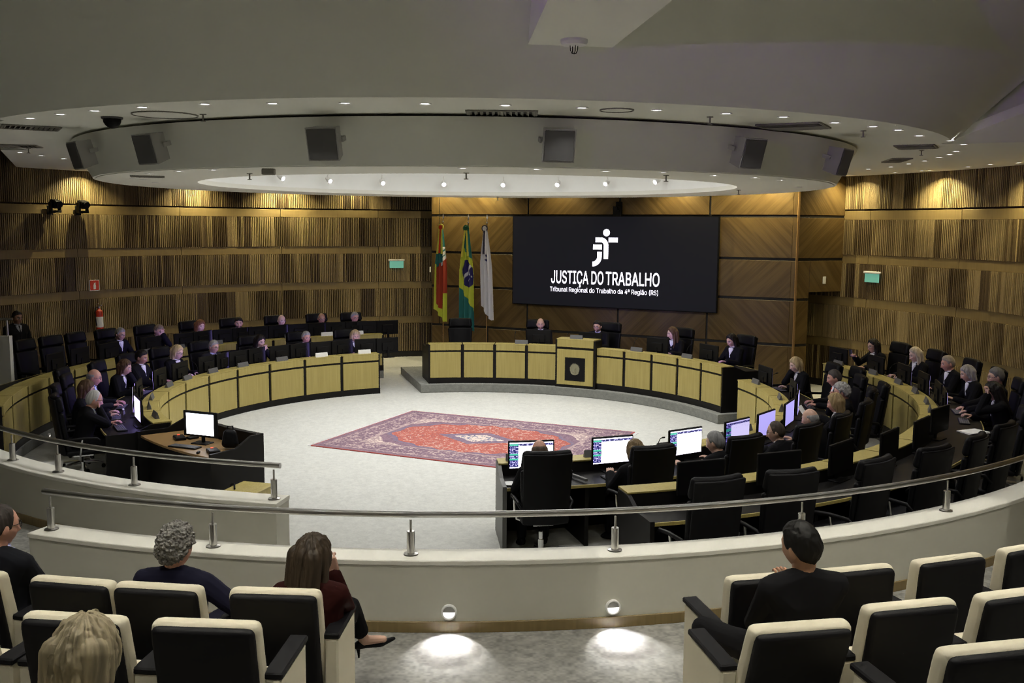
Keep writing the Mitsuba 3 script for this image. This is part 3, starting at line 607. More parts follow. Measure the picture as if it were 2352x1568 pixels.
def head_color(p, skin, hair, beard, lips=(.42, .17, .14)):
    """Vertex colours of a head in its own frame."""
    x, y, z = p.T; c = np.repeat(np.array(skin, float)[None], len(p), 0)
    def blend(w, col): c[:] = c * (1 - w[:, None]) + np.array(col) * w[:, None]
    fr = y > .045
    blend(.35 * fr * (_g(x, z, .045, -.03, .02, .02) + _g(x, z, -.045, -.03, .02, .02) + _g(x, z, 0, -.045, .013, .012)).clip(0, 1), np.array(skin) * [1.1, .7, .6])
    if beard: blend((.9 * ((z < -.045) & (y > -.01) & ~((abs(x) < .02) & (abs(z + .073) < .009)) & ~((z > -.062) & (abs(x) < .012)))), beard)
    blend(fr * _g(x, z, 0, -.073, .021, .0075), lips)
    for s in (-1, 1):
        blend(fr * .85 * (abs(z - .029 + .12 * (abs(x) - .028) ** 2 / .03) < .0055) * ((x * s > .012) & (x * s < .046)), np.array(hair) * .6)
        e = ((x - s * .031) / .0125) ** 2 + ((z - .003) / .006) ** 2; blend(fr * (e < 1.2), (.62, .6, .58)); blend(fr * (((x - s * .031) / .006) ** 2 + ((z - .003) / .0065) ** 2 < 1), (.03, .02, .015))
        blend(fr * .7 * (abs(z - .0105) < .0035) * (abs(x - s * .031) < .015), np.array(skin) * .35)
    return c.clip(0, 1)
def hair_mesh(style, col, seed=0, fine=False):
    """Closed hair volume in the head's frame with its strand colours."""
    d, f = _dirs(5 if fine else 4, 0.)
    s = _skull(d); a = np.degrees(np.arctan2(np.abs(d[:, 0]), d[:, 1]))
    xs, zs = {'short': ([0, 45, 62, 78, 95, 120, 180], [.072, .062, .05, .004, .014, -.045, -.082]), 'bald': ([0, 70, 80, 95, 120, 180], [.3, .3, .02, -.0, -.04, -.08]),
              'balding': ([0, 40, 60, 78, 95, 120, 180], [.10, .085, .06, -.01, -.0, -.045, -.08]), 'long': ([0, 40, 62, 80, 110, 180], [.082, .06, .03, -.07, -.1, -.12]),
              'bob': ([0, 40, 60, 78, 110, 180], [.068, .05, .02, -.07, -.1, -.11])}[style if style not in ('curly', 'wavy') else 'short' if style == 'curly' else 'bob']
    zmin = np.interp(a, xs, zs); cov = np.clip((s[:, 2] - zmin) / .022, -1, 1)
    if style == 'bald': cov = np.minimum(cov, np.clip((.052 - s[:, 2]) / .02, -1, 1))
    th = {'short': .014, 'bald': .007, 'balding': .009, 'long': .020, 'bob': .022, 'curly': .030, 'wavy': .026}[style]
    t = np.where(cov > 0, th * np.maximum(cov, 0) ** .6, .016 * cov)
    nz = meshkit.fbm(np.c_[d[:, 0] * 9, d[:, 1] * 9, d[:, 2] * 4] + seed, 3)
    if style == 'curly': t = t + (cov > 0) * (nz - .5) * .02
    else: t = t + (cov > .2) * (nz - .5) * th * .9
    v = s + d * t[:, None]
    m = man(trimesh.Trimesh(v, f, process=False))
    lobes = []
    if style in ('bob', 'wavy'):
        for sg in (-1, 1): lobes += [hull((sg * .066, -.005, .05, .028), (sg * .078, -.015, -.05, .027), (sg * .068, -.03, -.125, .018)), hull((sg * .05, -.06, .03, .05), (sg * .062, -.055, -.12, .03))]
        lobes += [hull((0, -.06, .02, .055), (.04, -.07, -.12, .03), (-.04, -.07, -.12, .03))]
    if style == 'long':
        for sg in (-1, 1): lobes += [hull((sg * .066, .0, .05, .027), (sg * .079, -.01, -.05, .026), (sg * .082, .01, -.16, .022)), hull((sg * .079, -.01, -.05, .026), (sg * .082, .0, -.16, .024), (sg * .075, .03, -.27, .012)), hull((sg * .05, -.06, .03, .05), (sg * .065, -.065, -.2, .034))]
        lobes += [hull((0, -.06, .02, .055), (.045, -.085, -.2, .032), (-.045, -.085, -.2, .032)), hull((.045, -.085, -.2, .032), (-.045, -.085, -.2, .032), (.03, -.105, -.33, .02), (-.03, -.105, -.33, .02))]
    if lobes: m = union([m] + lobes)
    m = m.refine_to_length((.0045 if style in ('curly', 'bob') else .006) if fine else .013) if lobes or fine else m
    tmh = tm(m)
    if style != 'curly': trimesh.smoothing.filter_taubin(tmh, lamb=.5, nu=.52, iterations=30 if fine else 5)
    else:
        v = tmh.vertices; out = np.clip((v[:, 2] + .10) / .05, 0, 1); tmh.vertices = v + tmh.vertex_normals * ((meshkit.noise(v * 62 + seed) - .5) * .020 + (meshkit.noise(v * 120 + seed) - .5) * .010)[:, None] * out[:, None]
        trimesh.smoothing.filter_taubin(tmh, lamb=.5, nu=.52, iterations=2)
    v = tmh.vertices; an = np.arctan2(v[:, 0], v[:, 1] * .9 + .02)
    r0 = np.linalg.norm(v[:, :2], axis=1)
    st = meshkit.fbm(np.c_[an * (5 if not fine else 7) + .8 * np.sin(v[:, 2] * 9), v[:, 2] * 5, r0 * 6] + seed * 3.1, 3); st2 = meshkit.noise(np.c_[an * (16 if fine else 22) + 1.6 * np.sin(v[:, 2] * 14 + an), v[:, 2] * 7 + an, r0 * 14] + seed)
    if style in ('long', 'bob', 'wavy'): v += tmh.vertex_normals * ((st - .5) * .014 + (st2 - .5) * .007)[:, None]
    tone = np.clip(.12 + 1.75 * (.5 * st + .5 * st2) if fine else .35 + 1.25 * (.65 * st + .35 * st2), .3, 1.7) if style != 'curly' else np.clip(.4 + 1.3 * meshkit.noise(v * 110 + seed), .4, 1.6)
    return trimesh.Trimesh(v, tmh.faces, process=False), (np.array(col)[None] * tone[:, None]).clip(0, 1)
def _hand(side, curl):
    s = side; L = [hull((-s * .030, .015, 0, .014), (s * .026, .015, 0, .015), (-s * .034, .085, 0, .0115), (s * .034, .088, 0, .0125), n=10)]
    for i, ln in enumerate((.058, .072, .078, .070)):
        p = np.array([s * (-.031 + .0208 * i), .086, 0.]); r = (.0085, .0092, .0095, .0095)[i]; a = 0.
        for j, (fr, bend) in enumerate(((.45, .5), (.32, .9), (.25, .8))):
            a += curl * bend; q = p + ln * fr * np.array([s * .02 * (i - 1.5), math.cos(a), -math.sin(a)]); L.append(hull((*p, r), (*q, r * .92), n=8)); p, r = q, r * .92
    p = np.array([s * .026, .026, -.004]); 
    for ln, d in ((.040, (s * .80, .55, -.25)), (.032, (s * .38, .85, -.35 - .3 * curl)), (.024, (s * .1, .92, -.4 - .3 * curl))):
        d = np.array(d) / np.linalg.norm(d); q = p + d * ln; L.append(hull((*p, .0115), (*q, .0098), n=8)); p = q
    t = soft(union(L), .006, 4); return man(t)
_HANDS = {}
def hand(side, curl):
    if (side, curl) not in _HANDS: _HANDS[(side, curl)] = _hand(side, curl)
    return _HANDS[(side, curl)]
HS = 1.09
SK = {'light': (.56, .35, .26), 'pale': (.64, .44, .36), 'tan': (.42, .23, .14), 'ruddy': (.58, .31, .23), 'brown': (.30, .16, .10)}
BLACK, NAVY, CHAR = (.006, .006, .0075), (.010, .010, .022), (.016, .016, .020)
def person(label, M, hair=('short', (.05, .035, .025)), skin='light', lean=8., hip=.57, yaw=0., pitch=6., roll=0., hands=None, cloth=CHAR, robe=False, shirt=(.7, .7, .72), tie=None, glasses=False, beard=None,
           stand=False, legs=True, fine=False, trousers=None, knees=None, female=False, group=None, shoe=(.012, .012, .013), up=1., seed=None, twist=0., hair_scale=1., cuff=.12, heels=False):
    """A whole figure in one skin with clothes and hair as parts. M: frame on the floor, +y the way it faces, hip: height of the hip joints."""
    k = thing('person', label, 'person', group); seed = len(used) if seed is None else seed; r_ = np.random.default_rng(seed)
    A = tr(0, -.05 if not stand else 0, hip) @ rx(-lean) @ rz(twist)
    def a(x, y, z): return (A @ [x, y, z, 1])[:3]
    sw, hd = (.165 if female else .185), .615 * up
    sh = {s: a(s * sw, -.02, .425 * up) for s in (-1, 1)}; nk, nt = a(0, -.015, .475 * up), a(0, .012, .535 * up)
    HM = A @ tr(0, .035, hd + .012) @ np.diag([1.09, 1.09, 1.09, 1]) if False else A @ tr(0, .035, hd + .012) @ rx(lean * .75) @ rz(yaw) @ rx(-pitch) @ ry(roll) @ np.diag([HS, HS, HS, 1.])
    hc = HM[:3, 3]
    torso = lambda e: [hull((*a(-.075, -.0, .0), .115 + e), (*a(.075, 0, 0), .115 + e), (*a(-.06, .005, .17), .105 + e), (*a(.06, .005, .17), .105 + e)), hull((*a(-.06, .005, .17), .105 + e), (*a(.06, .005, .17), .105 + e), (*a(-.075, .0, .33), .108 + e), (*a(.075, .0, .33), .108 + e)),
                       hull((*a(-.075, .0, .33), .108 + e), (*a(.075, .0, .33), .108 + e), (*sh[-1], .058 + e), (*sh[1], .058 + e), (*nk, .056 + e * .6))]
    body, coat = torso(0.), torso(.016)
    body += [hull((*nk, .054), (*nt, .052), (*(hc + HM[:3, :3] @ [0, -.02, -.06]), .056))]
    hands = hands or {-1: ((-.16, .36, .80), .55), 1: ((.16, .36, .80), .55)}
    for s in (-1, 1):
        tgt, curl, *rest = hands[s]; W = np.array(tgt, float); S = sh[s]; v = W - S; L1, L2 = .285, .25; dd = min(np.linalg.norm(v), L1 + L2 - .012); v = v / np.linalg.norm(v); W = S + v * dd
        h = (L1 ** 2 - L2 ** 2 + dd ** 2) / (2 * dd); o = math.sqrt(max(L1 ** 2 - h ** 2, 0)); pole = np.array(rest[1] if len(rest) > 1 else (s * .55, -.25, -1.)); pole = pole - v * (pole @ v); E = S + v * h + pole / np.linalg.norm(pole) * o
        fd = (W - E) / np.linalg.norm(W - E)
        body += [hull((*S, .052), (*E, .040)), hull((*E, .040), (*W, .027))]
        cw = W - fd * .025; fr = .062 if robe else .046
        coat += [hull((*S, .072), (*E, .056)), hull((*E, .056 if not robe else .062), (*cw, fr))]
        hdir = np.array(rest[0], float) if rest and rest[0] is not None else fd; hdir = hdir / np.linalg.norm(hdir); upv = np.array([0, 0, 1.]) if abs(hdir[2]) < .8 else np.array([0, -1., 0]); xx = np.cross(hdir, upv); xx /= np.linalg.norm(xx); zz = np.cross(xx, hdir)
        body.append(hand(-s, curl).transform(np.c_[xx, hdir, zz, W]))
    tr_c = []
    if stand: knees = {s: ((s * .10, .02, hip * .52), (s * .11, -.01, .09)) for s in (-1, 1)}
    knees = knees or {s: ((s * .13, .40, hip - .03), (s * .13, .40, .09)) for s in (-1, 1)}
    if legs:
        for s in (-1, 1):
            H_ = a(s * .085, 0, -.0); K, F = np.array(knees[s][0], float), np.array(knees[s][1], float); td = np.array(knees[s][2] if len(knees[s]) > 2 else (s * .1, 1, -.25), float); td /= np.linalg.norm(td)
            body += [hull((*H_, .085), (*K, .055)), hull((*K, .055), (*F, .036)), hull((*F, .035), (*(F + td * .13 + [0, 0, -.035]), .026))]
            tr_c += [hull((*H_, .104), (*K, .072)), hull((*K, .072), (*(F + (K - F) * cuff), .058))]
            if heels:
                hb = F + [0, 0, -.02] - td * .045; dn = np.cross(np.cross(td, [0, 0, 1.]), td); dn = -dn / np.linalg.norm(dn)
                so = union([hull((*hb, .028), (*(hb + td * .05 + dn * .012), .024), (*(hb + td * .02 - dn * .01), .026)), hull((*(hb + td * .05 + dn * .012), .022), (*(hb + td * .15 + dn * .035), .026)), hull((*(hb + td * .15 + dn * .035), .026), (*(hb + td * .24 + dn * .032), .012)), hull((*(hb + dn * .015), .014), (*(hb - td * .012 + dn * .085), .005))])
            else: so = hull((*(F + [0, 0, -.035] - td * .04), .036), (*(F + td * .10 + [0, 0, -.045]), .034), (*(F + td * .17 + [0, 0, -.05]), .026), (*(F + [0, 0, .0]), .044))
            put(k + '__shoe', shape(soft(so, .008 if heels else .03, 3), 'leather', True), M)
    B = man(soft(union(body), .016 if fine else .024, 6)); H4 = HEAD.transform(HM[:3, :4]); B = union([B, H4]); bt = tm(B)
    hl = (np.linalg.inv(HM) @ np.c_[bt.vertices, np.ones(len(bt.vertices))].T).T[:, :3]; inhead = (np.abs(hl) < [.10, .14, .135]).all(1) & (hl[:, 2] > -.125)
    sk = np.array(SK[skin]); col = np.repeat(sk[None], len(bt.vertices), 0); hair_c = hair[1] if hair else (.1, .08, .06)
    col[inhead] = head_color(hl[inhead], sk, hair_c, beard, (.45, .12, .12) if female else (.42, .2, .16))
    put(k + '__body', shape(bt, 'skin', True, color=col), M); scene[k + '__body']
    if hair:
        hm, hcol = hair_mesh(hair[0], hair[1], seed * .37, fine); hm.apply_transform(HM @ np.diag([hair_scale] * 3 + [1])); put(k + '__hair', shape(hm, 'hair', True, color=hcol), M)
    def cloth_part(nm, mans, c, e, wr=.006):
        t = soft(union(mans), e, 6); v = t.vertices; w = meshkit.fbm(v * [9, 9, 6] + seed, 3) - .5; w2 = meshkit.noise(v * [16, 16, 5] + seed) - .5
        v += t.vertex_normals * (w * wr * 2 + w2 * wr)[:, None]
        put(k + '__' + nm, shape(trimesh.Trimesh(v, t.faces, process=False), 'cloth', True, color=np.repeat(np.array(c)[None], len(v), 0)), M)
    cloth_part('robe' if robe else 'jacket', coat, cloth, .018 if fine else .03)
    if legs: cloth_part('trousers', tr_c, trousers or tuple(np.array(cloth) * .8), .022 if fine else .035)
    def small(nm, mn, c, e=.02): t = soft(mn, e, 3); put(k + '__' + nm, shape(t, 'cloth', True, color=np.repeat(np.array(c)[None], len(t.vertices), 0)), M)
    if shirt is not None:
        small('shirt', union([hull((*a(-.052, .068, .475 * up), .014), (*a(.052, .068, .475 * up), .014), (*a(0, .118, .30), .012), (*a(0, .10, .42), .014)),
              union([hull((*a(.062 * math.cos(t0), .062 * math.sin(t0) * .95 + .004, .505 * up), .013), (*a(.062 * math.cos(t1), .062 * math.sin(t1) * .95 + .004, .505 * up), .013), n=8) for t0, t1 in zip(np.linspace(0, 2 * math.pi, 13)[:-1], np.linspace(0, 2 * math.pi, 13)[1:])])]), shirt)
    if tie is not None: small('tie', union([hull((*a(0, .085, .475 * up), .014), (*a(0, .12, .32), .018), n=8), hull((*a(0, .12, .32), .018), (*a(0, .122, .2), .022), n=8)]), tie)
    if glasses:
        gl = []
        for s in (-1, 1):
            gl.append(tube([(s * .032 + .021 * math.cos(t), .101 - .12 * (abs(s * .032 + .021 * math.cos(t)) - .01) ** 2 / .03, .003 + .017 * math.sin(t)) for t in np.linspace(0, 2 * math.pi, 15)], .0018, 6, False)); gl.append(tube([(s * .053, .097, .008), (s * .072, .05, .01), (s * .081, -.01, .006)], .0018, 6))
        gl.append(tube([(-.012, .107, .008), (.012, .107, .008)], .0018, 6)); gm = trimesh.util.concatenate(gl); gm.apply_transform(HM); put(k + '__glasses', shape(gm, 'plastic', True), M)
    return k, (M @ HM)
GREY, DGREY, WHITE_H, BLOND, DBLOND, BROWN, DARK, AUB = (.30, .29, .28), (.14, .135, .13), (.52, .51, .50), (.46, .35, .20), (.30, .21, .10), (.09, .05, .028), (.014, .011, .010), (.20, .09, .04)
def desk(lx=-.16, rx_=.16, y=.38, z=.80): return {-1: ((lx, y, z), .45), 1: ((rx_, y, z), .45)}
def chin(s, other=(.16, .36, .80), z=1.06, y=.19, x=.03):
    return {s: ((s * x, y, z), 1.1, (0, -.1, 1.), (s * .35, .5, -1)), -s: ((-s * other[0], other[1], other[2]), .5)}
BLK = dict(cloth=BLACK, robe=True)
SHORTS = ['endmost blonde woman of the left inner bench', 'grey-haired man in pale blue shirt', 'long-haired woman with hands at her mouth', 'grey-haired man in glasses and blue tie', 'blonde woman in glasses and black robe', 'dark-haired man behind the brown-haired woman', 'brown-haired woman with white collar', 'bald man in glasses, typing', 'woman with brown bob and glasses', 'white-haired man resting his chin', 'grey-haired man at the left end of the back row', 'man covering his face with one hand', 'auburn-haired woman of the back row', 'young bearded man of the back row', 'bald man third from the back row end', 'bald tanned man of the back row', 'grey-haired man at the far end of the back row', 'bald man left of the podium', 'bearded man behind the podium', 'long-haired woman of the head bench', 'dark-haired woman at the right end of the head bench', 'short-haired blonde woman leaning on her hand', 'dark-haired man with red tie', 'man with curly grey hair and fist at his chin', 'woman with blonde bob reading paper', 'balding grey-haired man seen from behind', 'dark-haired man in glasses seen from behind', 'grey-haired man with hand on the mouse', 'brown-haired woman seen from behind', 'bald man at the near end of the right inner bench', 'black-haired woman with the phone', 'woman with long blonde hair', 'laughing grey-haired man', 'woman with grey bob', 'grey-haired man behind the woman holding her forehead', 'dark-haired woman holding her forehead']
PEOPLE = [  # zone, phi, short description, options
 ('LI', 53.0, 'blonde woman half hidden behind the endmost monitor of the left inner bench', dict(hair=('wavy', BLOND), female=True, hip=.53, **BLK)),
 ('LI', 64.1, 'grey-haired man in dark suit, blue shirt, second from the far end of left inner bench', dict(hair=('short', GREY), skin='ruddy', cloth=CHAR, shirt=(.45, .47, .75), tie=(.03, .03, .08))),
 ('LI', 74.8, 'woman with long dark hair, both hands raised to her mouth', dict(hair=('long', DARK), skin='pale', female=True, pitch=14, hands={-1: ((-.04, .22, 1.0), .9, (.2, -.1, 1), (-.8, .1, -1)), 1: ((.05, .22, .99), .9, (-.2, -.1, 1), (.8, .1, -1))}, **BLK)),
 ('LI', 86.2, 'grey-haired man in glasses, dark suit and blue tie at the left inner bench', dict(hair=('short', GREY), glasses=True, cloth=CHAR, shirt=(.55, .58, .85), tie=(.05, .07, .22))),
 ('LI', 95.9, 'blonde woman in glasses and black robe at the left inner bench', dict(hair=('wavy', BLOND), glasses=True, skin='pale', female=True, **BLK)),
 ('LI', 105.5, 'dark-haired man whose face shows above the brown-haired woman with white collar', dict(hair=('short', DARK), skin='tan', hip=.60, lean=2, pitch=12, **BLK)),
 ('LI', 114.0, 'brown-haired woman in black robe with white collar, hand at her chin', dict(hair=('bob', BROWN), female=True, hands=chin(-1), lean=14, shirt=(.8, .8, .85), **BLK)),
 ('LI', 127.4, 'bald man in glasses, dark suit and light blue shirt, typing', dict(hair=('bald', GREY), skin='ruddy', glasses=True, cloth=CHAR, shirt=(.55, .6, .9), tie=(.05, .05, .12), hip=.60)),
 ('LI', 136.3, 'woman with brown bob and glasses beside the white-haired man', dict(hair=('bob', BROWN), glasses=True, female=True, hip=.56, **BLK)),
 ('LI', 145.0, 'white-haired balding man in black suit resting his chin on his hand', dict(hair=('balding', WHITE_H), skin='ruddy', glasses=True, hands=chin(1), cloth=BLACK, lean=14)),
 ('LO', 90.1, 'grey-haired man in glasses at the left end of the back row', dict(hair=('short', GREY), glasses=True, pitch=10, **BLK)),
 ('LO', 83.3, 'man in the back row covering his face with one hand', dict(hair=('short', (.22, .17, .12)), hands=chin(-1, z=1.10, y=.20), pitch=18, lean=12, **BLK)),
 ('LO', 75.6, 'auburn-haired woman in the back row holding up her hands', dict(hair=('bob', AUB), female=True, skin='pale', hands={-1: ((-.06, .27, .92), .8, (.3, .1, 1)), 1: ((.08, .26, .95), .9, (-.2, .1, 1))}, **BLK)),
 ('LO', 68.7, 'young man with dark hair and beard in the back row, dark suit', dict(hair=('short', DARK), beard=(.05, .035, .03), yaw=-25, cloth=CHAR, shirt=(.5, .52, .62), tie=(.04, .04, .06))),
 ('LO', 61.1, 'bald man in the back row behind two monitors, third from its far end', dict(hair=None, skin='pale', **BLK)),
 ('LO', 54.0, 'bald tanned man in the back row, second from its far end', dict(hair=('bald', DGREY), skin='tan', pitch=12, glasses=True, **BLK)),
 ('LO', 48.1, 'grey-haired man in black robe at the far end of the back row', dict(hair=('short', GREY), skin='ruddy', glasses=True, yaw=10, **BLK)),
 ('P', 11.9, 'bald man with short beard at the head bench left of the podium', dict(hair=('bald', DARK), beard=(.12, .08, .06), hip=.60, yaw=12, cloth=BLACK)),
 ('P', -1.0, 'dark-haired bearded man in glasses behind the podium with the coat of arms', dict(hair=('short', DARK), beard=(.03, .02, .018), glasses=True, hip=.60, cloth=BLACK, shirt=(.7, .7, .95))),
 ('P', -18.8, 'woman with long brown hair in black at the head bench, hands on the desk', dict(hair=('long', BROWN), female=True, yaw=-38, skin='pale', **BLK)),
 ('P', -34.0, 'dark-haired woman half hidden by a monitor at the right end of the head bench', dict(hair=('long', DARK), female=True, pitch=16, **BLK)),
 ('RI', -55.1, 'woman with short blonde hair leaning her cheek on her hand', dict(hair=('wavy', BLOND), female=True, skin='pale', hands=chin(1), lean=14, **BLK)),
 ('RI', -72.4, 'dark-haired man in black suit with white collar and red tie', dict(hair=('short', (.07, .06, .055)), skin='ruddy', cloth=BLACK, shirt=(.85, .83, .85), tie=(.65, .05, .02), hip=.60)),
 ('RI', -84.0, 'man with curly grey hair, chin on his fist', dict(hair=('curly', GREY), skin='ruddy', hands=chin(1), **BLK)),
 ('RI', -94.0, 'woman with blonde bob reading a sheet of paper', dict(hair=('bob', DBLOND), female=True, skin='ruddy', lean=6, hands={-1: ((-.10, .34, .96), 1.0), 1: ((.10, .36, .92), 1.0)}, **BLK)),
 ('RI', -104.3, 'balding grey-haired man seen from behind in front of a tilted screen', dict(hair=('bald', GREY), skin='light', hip=.525, **BLK)),
 ('RI', -112.5, 'dark-haired balding man in glasses seen from behind', dict(hair=('balding', (.06, .045, .035)), glasses=True, yaw=28, hip=.48, lean=11, **BLK)),
 ('RI', -123.0, 'man with grey hair in black suit, hand on the mouse', dict(hair=('short', (.24, .24, .24)), cloth=BLACK, yaw=22, hip=.49, lean=15, hands={-1: ((-.30, .40, .79), .4), 1: ((.16, .36, .8), .5)})),
 ('RI', -134.4, 'woman with straight brown hair seen from behind her chair', dict(hair=('bob', (.17, .115, .055)), female=True, hip=.50, hair_scale=.92, **BLK)),
 ('RI', -145.2, 'bald man seen from behind at the near end of the right inner bench', dict(hair=('bald', (.10, .07, .05)), skin='ruddy', hip=.55, cloth=BLACK, pitch=14)),
 ('RO', -48.1, 'woman with long black hair holding up a glowing phone', dict(hair=('long', DARK), female=True, glasses=True, hands={1: ((.10, .40, .98), 1.0), -1: ((-.16, .36, .80), .5)}, **BLK)),
 ('RO', -57.6, 'woman with long blonde hair in black robe, back row right', dict(hair=('long', (.50, .43, .33)), female=True, skin='pale', pitch=10, **BLK)),
 ('RO', -65.9, 'grey-haired laughing man in black robe with white collar', dict(hair=('short', (.34, .29, .24)), skin='ruddy', shirt=(.8, .8, .85), hip=.58, **BLK)),
 ('RO', -73.0, 'woman with grey bob and white blouse under a black jacket', dict(hair=('bob', (.33, .31, .30)), female=True, skin='light', hair_scale=.95, shirt=(.75, .75, .8), cloth=BLACK, lean=12, pitch=12)),
 ('RO', -80.5, 'grey-haired man in glasses behind the woman holding her forehead', dict(hair=('short', DGREY), glasses=True, hip=.66, lean=0, **BLK)),
 ('RO', -86.0, 'dark-haired woman in black resting her forehead on her hand', dict(hair=('long', DARK), female=True, pitch=18, lean=12, hands=chin(-1, z=1.14, y=.20, x=.07), hip=.58, **BLK)),
]
SHORT = dict(zip([d for a, b, d, o in PEOPLE], SHORTS))
def short(d): return SHORT[d]
ZONE = {'LI': (6.0, 0.), 'RI': (6.0, 0.), 'LO': (8.05, .18), 'RO': (8.05, .18), 'P': (6.0, .18)}
CH_PHI = {('LI', 53.0): 54, ('LI', 105.5): 105, ('P', 11.9): 13.2, ('P', -1.0): -2.4, ('RI', -55.1): -60, ('RO', -48.1): -50}
plates_white = {('LI', 53.0), ('LI', 64.1), ('LO', 48.1), ('LO', 54.0)}
heads = {}
for z_, p_, d_, o_ in PEOPLE:
    R_, fz = ZONE[z_]
    k_, hm_ = person(d_, inward(R_, p_, fz), **o_); heads[(z_, p_)] = (k_, hm_)
    chair(R_ + .04, CH_PHI.get((z_, p_), p_), fz, f'black office chair of the {short(d_)}')
who = lambda z, p: next(d for a, b, d, o in PEOPLE if (a, b) == (z, p)).split(',')[0]
R0D = {'LI': 5.30, 'RI': 5.32, 'LO': 7.34, 'RO': 7.34, 'P': 5.25}
for z_, p_, d_, o_ in PEOPLE:
    fz = ZONE[z_][1] + .73; far = z_ in ('LI', 'LO', 'P'); R_ = R0D[z_]
    dp = {'LI': -.4, 'RI': .3, 'LO': -1.2, 'RO': 1.2, 'P': -1.2}[z_]
    lit = (z_ == 'RI' and p_ < -100)
    monitor(R_, p_ + dp, fz, f'{"bright" if lit else "black"} monitor before the {short(d_)}', (0 if p_ < -118 else 1 if p_ < -106 else 2) if lit else 3 if far else 2, yaw=0)
    if z_ in ('LI', 'RI', 'LO'): monitor(R_ + .02, p_ + dp + {'LI': -5.1, 'RI': 5., 'LO': -3.7}[z_], fz, f'second, dark monitor beside the {short(d_)}', None, yaw={'LI': 14, 'RI': -14, 'LO': 10}[z_]) if (z_, p_) in {('LI', 53.0), ('LI', 64.1), ('LI', 74.8), ('LI', 86.2), ('LI', 95.9), ('LO', 48.1), ('LO', 54.0), ('LO', 61.1), ('LO', 68.7), ('LO', 75.6), ('LO', 83.3)} else None
    R1 = {'LI': 4.95, 'RI': 4.95, 'LO': 7.0, 'RO': 7.0, 'P': 4.85}[z_]; H = .87 + ZONE[z_][1]
    if z_ == 'P' and p_ == -1.0: plate(R1 - .02, -.4, H + .175, 'grey name plate on the raised podium')
    else: plate(R1 + .13, p_ + {'LI': 1., 'RI': -1, 'LO': 1.2, 'RO': -1, 'P': 2.6}[z_], H, f'{"white" if (z_, p_) in plates_white else "grey"} name plate before the {short(d_)}', (z_, p_) in plates_white)
    keyboard(R_ + .24, p_, fz, f'black keyboard of the {short(d_)}')
    if z_ == 'P' or (z_, p_) in {('RI', -123.0), ('RI', -55.1), ('LI', 64.1), ('LI', 95.9), ('LI', 127.4), ('RO', -57.6), ('RO', -73.0)}: mic(R1 + .32, p_ + {'LI': 3.6, 'RI': -3.8, 'LO': 3., 'RO': -3., 'P': 4.6}[z_], fz, f'gooseneck microphone beside the {short(d_)}')
# empty chairs
for p_, l_ in ((94.9, 'empty black office chair catching blue light, left of the grey-haired man in the back row'), (99.6, 'empty black office chair near the left parapet, third from the standing guard'), (104.2, 'empty black office chair in front of the standing guard'), (108.7, 'empty black office chair at the left edge of the photo')): chair(8.15, p_, .18, l_, yaw=rng.normal(0, 8))
chair(6.1, 29.6, .18, 'empty black office chair at the left end of the head bench under the flags')
for i, (p_, yw) in enumerate([(-137.6, 4), (-131.9, -6), (-125.2, 8), (-118.4, -4), (-112.6, 6), (-106, -5), (-98.5, 10), (-92, 4)]):
    chair(8.0, p_, .18, f'empty black office chair, {ordn(i)} from the near end of the right outer bench', yaw=yw)
for p_, l_, yw in ((-79, 'empty black office chair between the man with red tie and the curly-haired man', 0), (-64.5, 'empty black office chair right of the woman with short blonde hair', 0), (121, 'empty black office chair between the bald man and the woman with white collar', 0)): chair(6.25 if p_ < 0 else 6.3, p_, 0, l_, yaw=yw)
for i, p_ in enumerate([-134.5, -127, -119.6, -112, -104.5, -97]):
    monitor(7.34, p_, .91, f'switched-off black monitor, {ordn(i)} from the near end of the right outer bench', None, yaw=rng.normal(0, 8))
for i, p_ in enumerate([97.6, 104, 110]): monitor(7.34, p_, .91, f'switched-off black monitor, {ordn(i)} left of the occupied seats of the back row', None)
# ================================================================ big wall screen, flags, rug
k = thing('wall_screen', 'large black video wall showing the white logo and name of the labour court', 'screen')
sx0, sx1, sz0, sz1 = -10.79, -5.62, 1.675, 3.86
put(k + '__panel', shape(plain(sx0, sx1, sz0, sz1, .03, .12), 'screen_black'), wframe(0, 0))
put(k + '__display', {**shape(plain(sx0 + .02, sx1 - .02, sz0 + .02, sz1 - .02, .12, .123), 'screen_black'), 'emitter': emit((.0075, .0075, .0105), .05)}, wframe(0, 0))
_white = emit((1.25, 1.2, 1.5), .05)
def on_screen(mesh, nm): put(k + '__' + nm, {**shape(mesh, 'lens'), 'emitter': _white}, wframe(0, 0))
def fit(text, x0, x1, z, h, bold, xs=None):
    m = meshkit.text_mesh(text, .3, .003, bold); b = m.bounds; s = (x1 - x0) / (b[1, 0] - b[0, 0]); v = m.vertices - [b[0, 0], 0, 0]
    cap = .3; m.vertices = np.c_[v[:, 0] * s + x0, v[:, 1] * (h / cap) + z, v[:, 2] + .124]; return m
for wd_, a_, b_ in (('JUSTIÇA', 540, 948), ('DO', 978, 1108), ('TRABALHO', 1130, 1685)):
    f_ = lambda c: sx0 + (c / 4.523 + 1160 - 1182) * (sx1 - sx0) / 475.
    on_screen(fit(wd_, f_(a_), f_(b_), 2.235, .30, True), 'title_word')
on_screen(fit('Tribunal Regional do Trabalho da 4ª Região (RS)', -9.76, -7.0, 2.03, .108, True), 'subtitle')
u = (sx1 - sx0) / 475.   # metres a pixel of the sign
def lx(px): return sx0 + (px - 1182) * u
def lz(py): return sz1 - (py - 496) * u * .985
LG = []
LG.append(Point(lx(1410), lz(533)).buffer(.088, 24))
LG.append(sbox(lx(1415), lz(554.5), lx(1436.5), lz(543.5)))
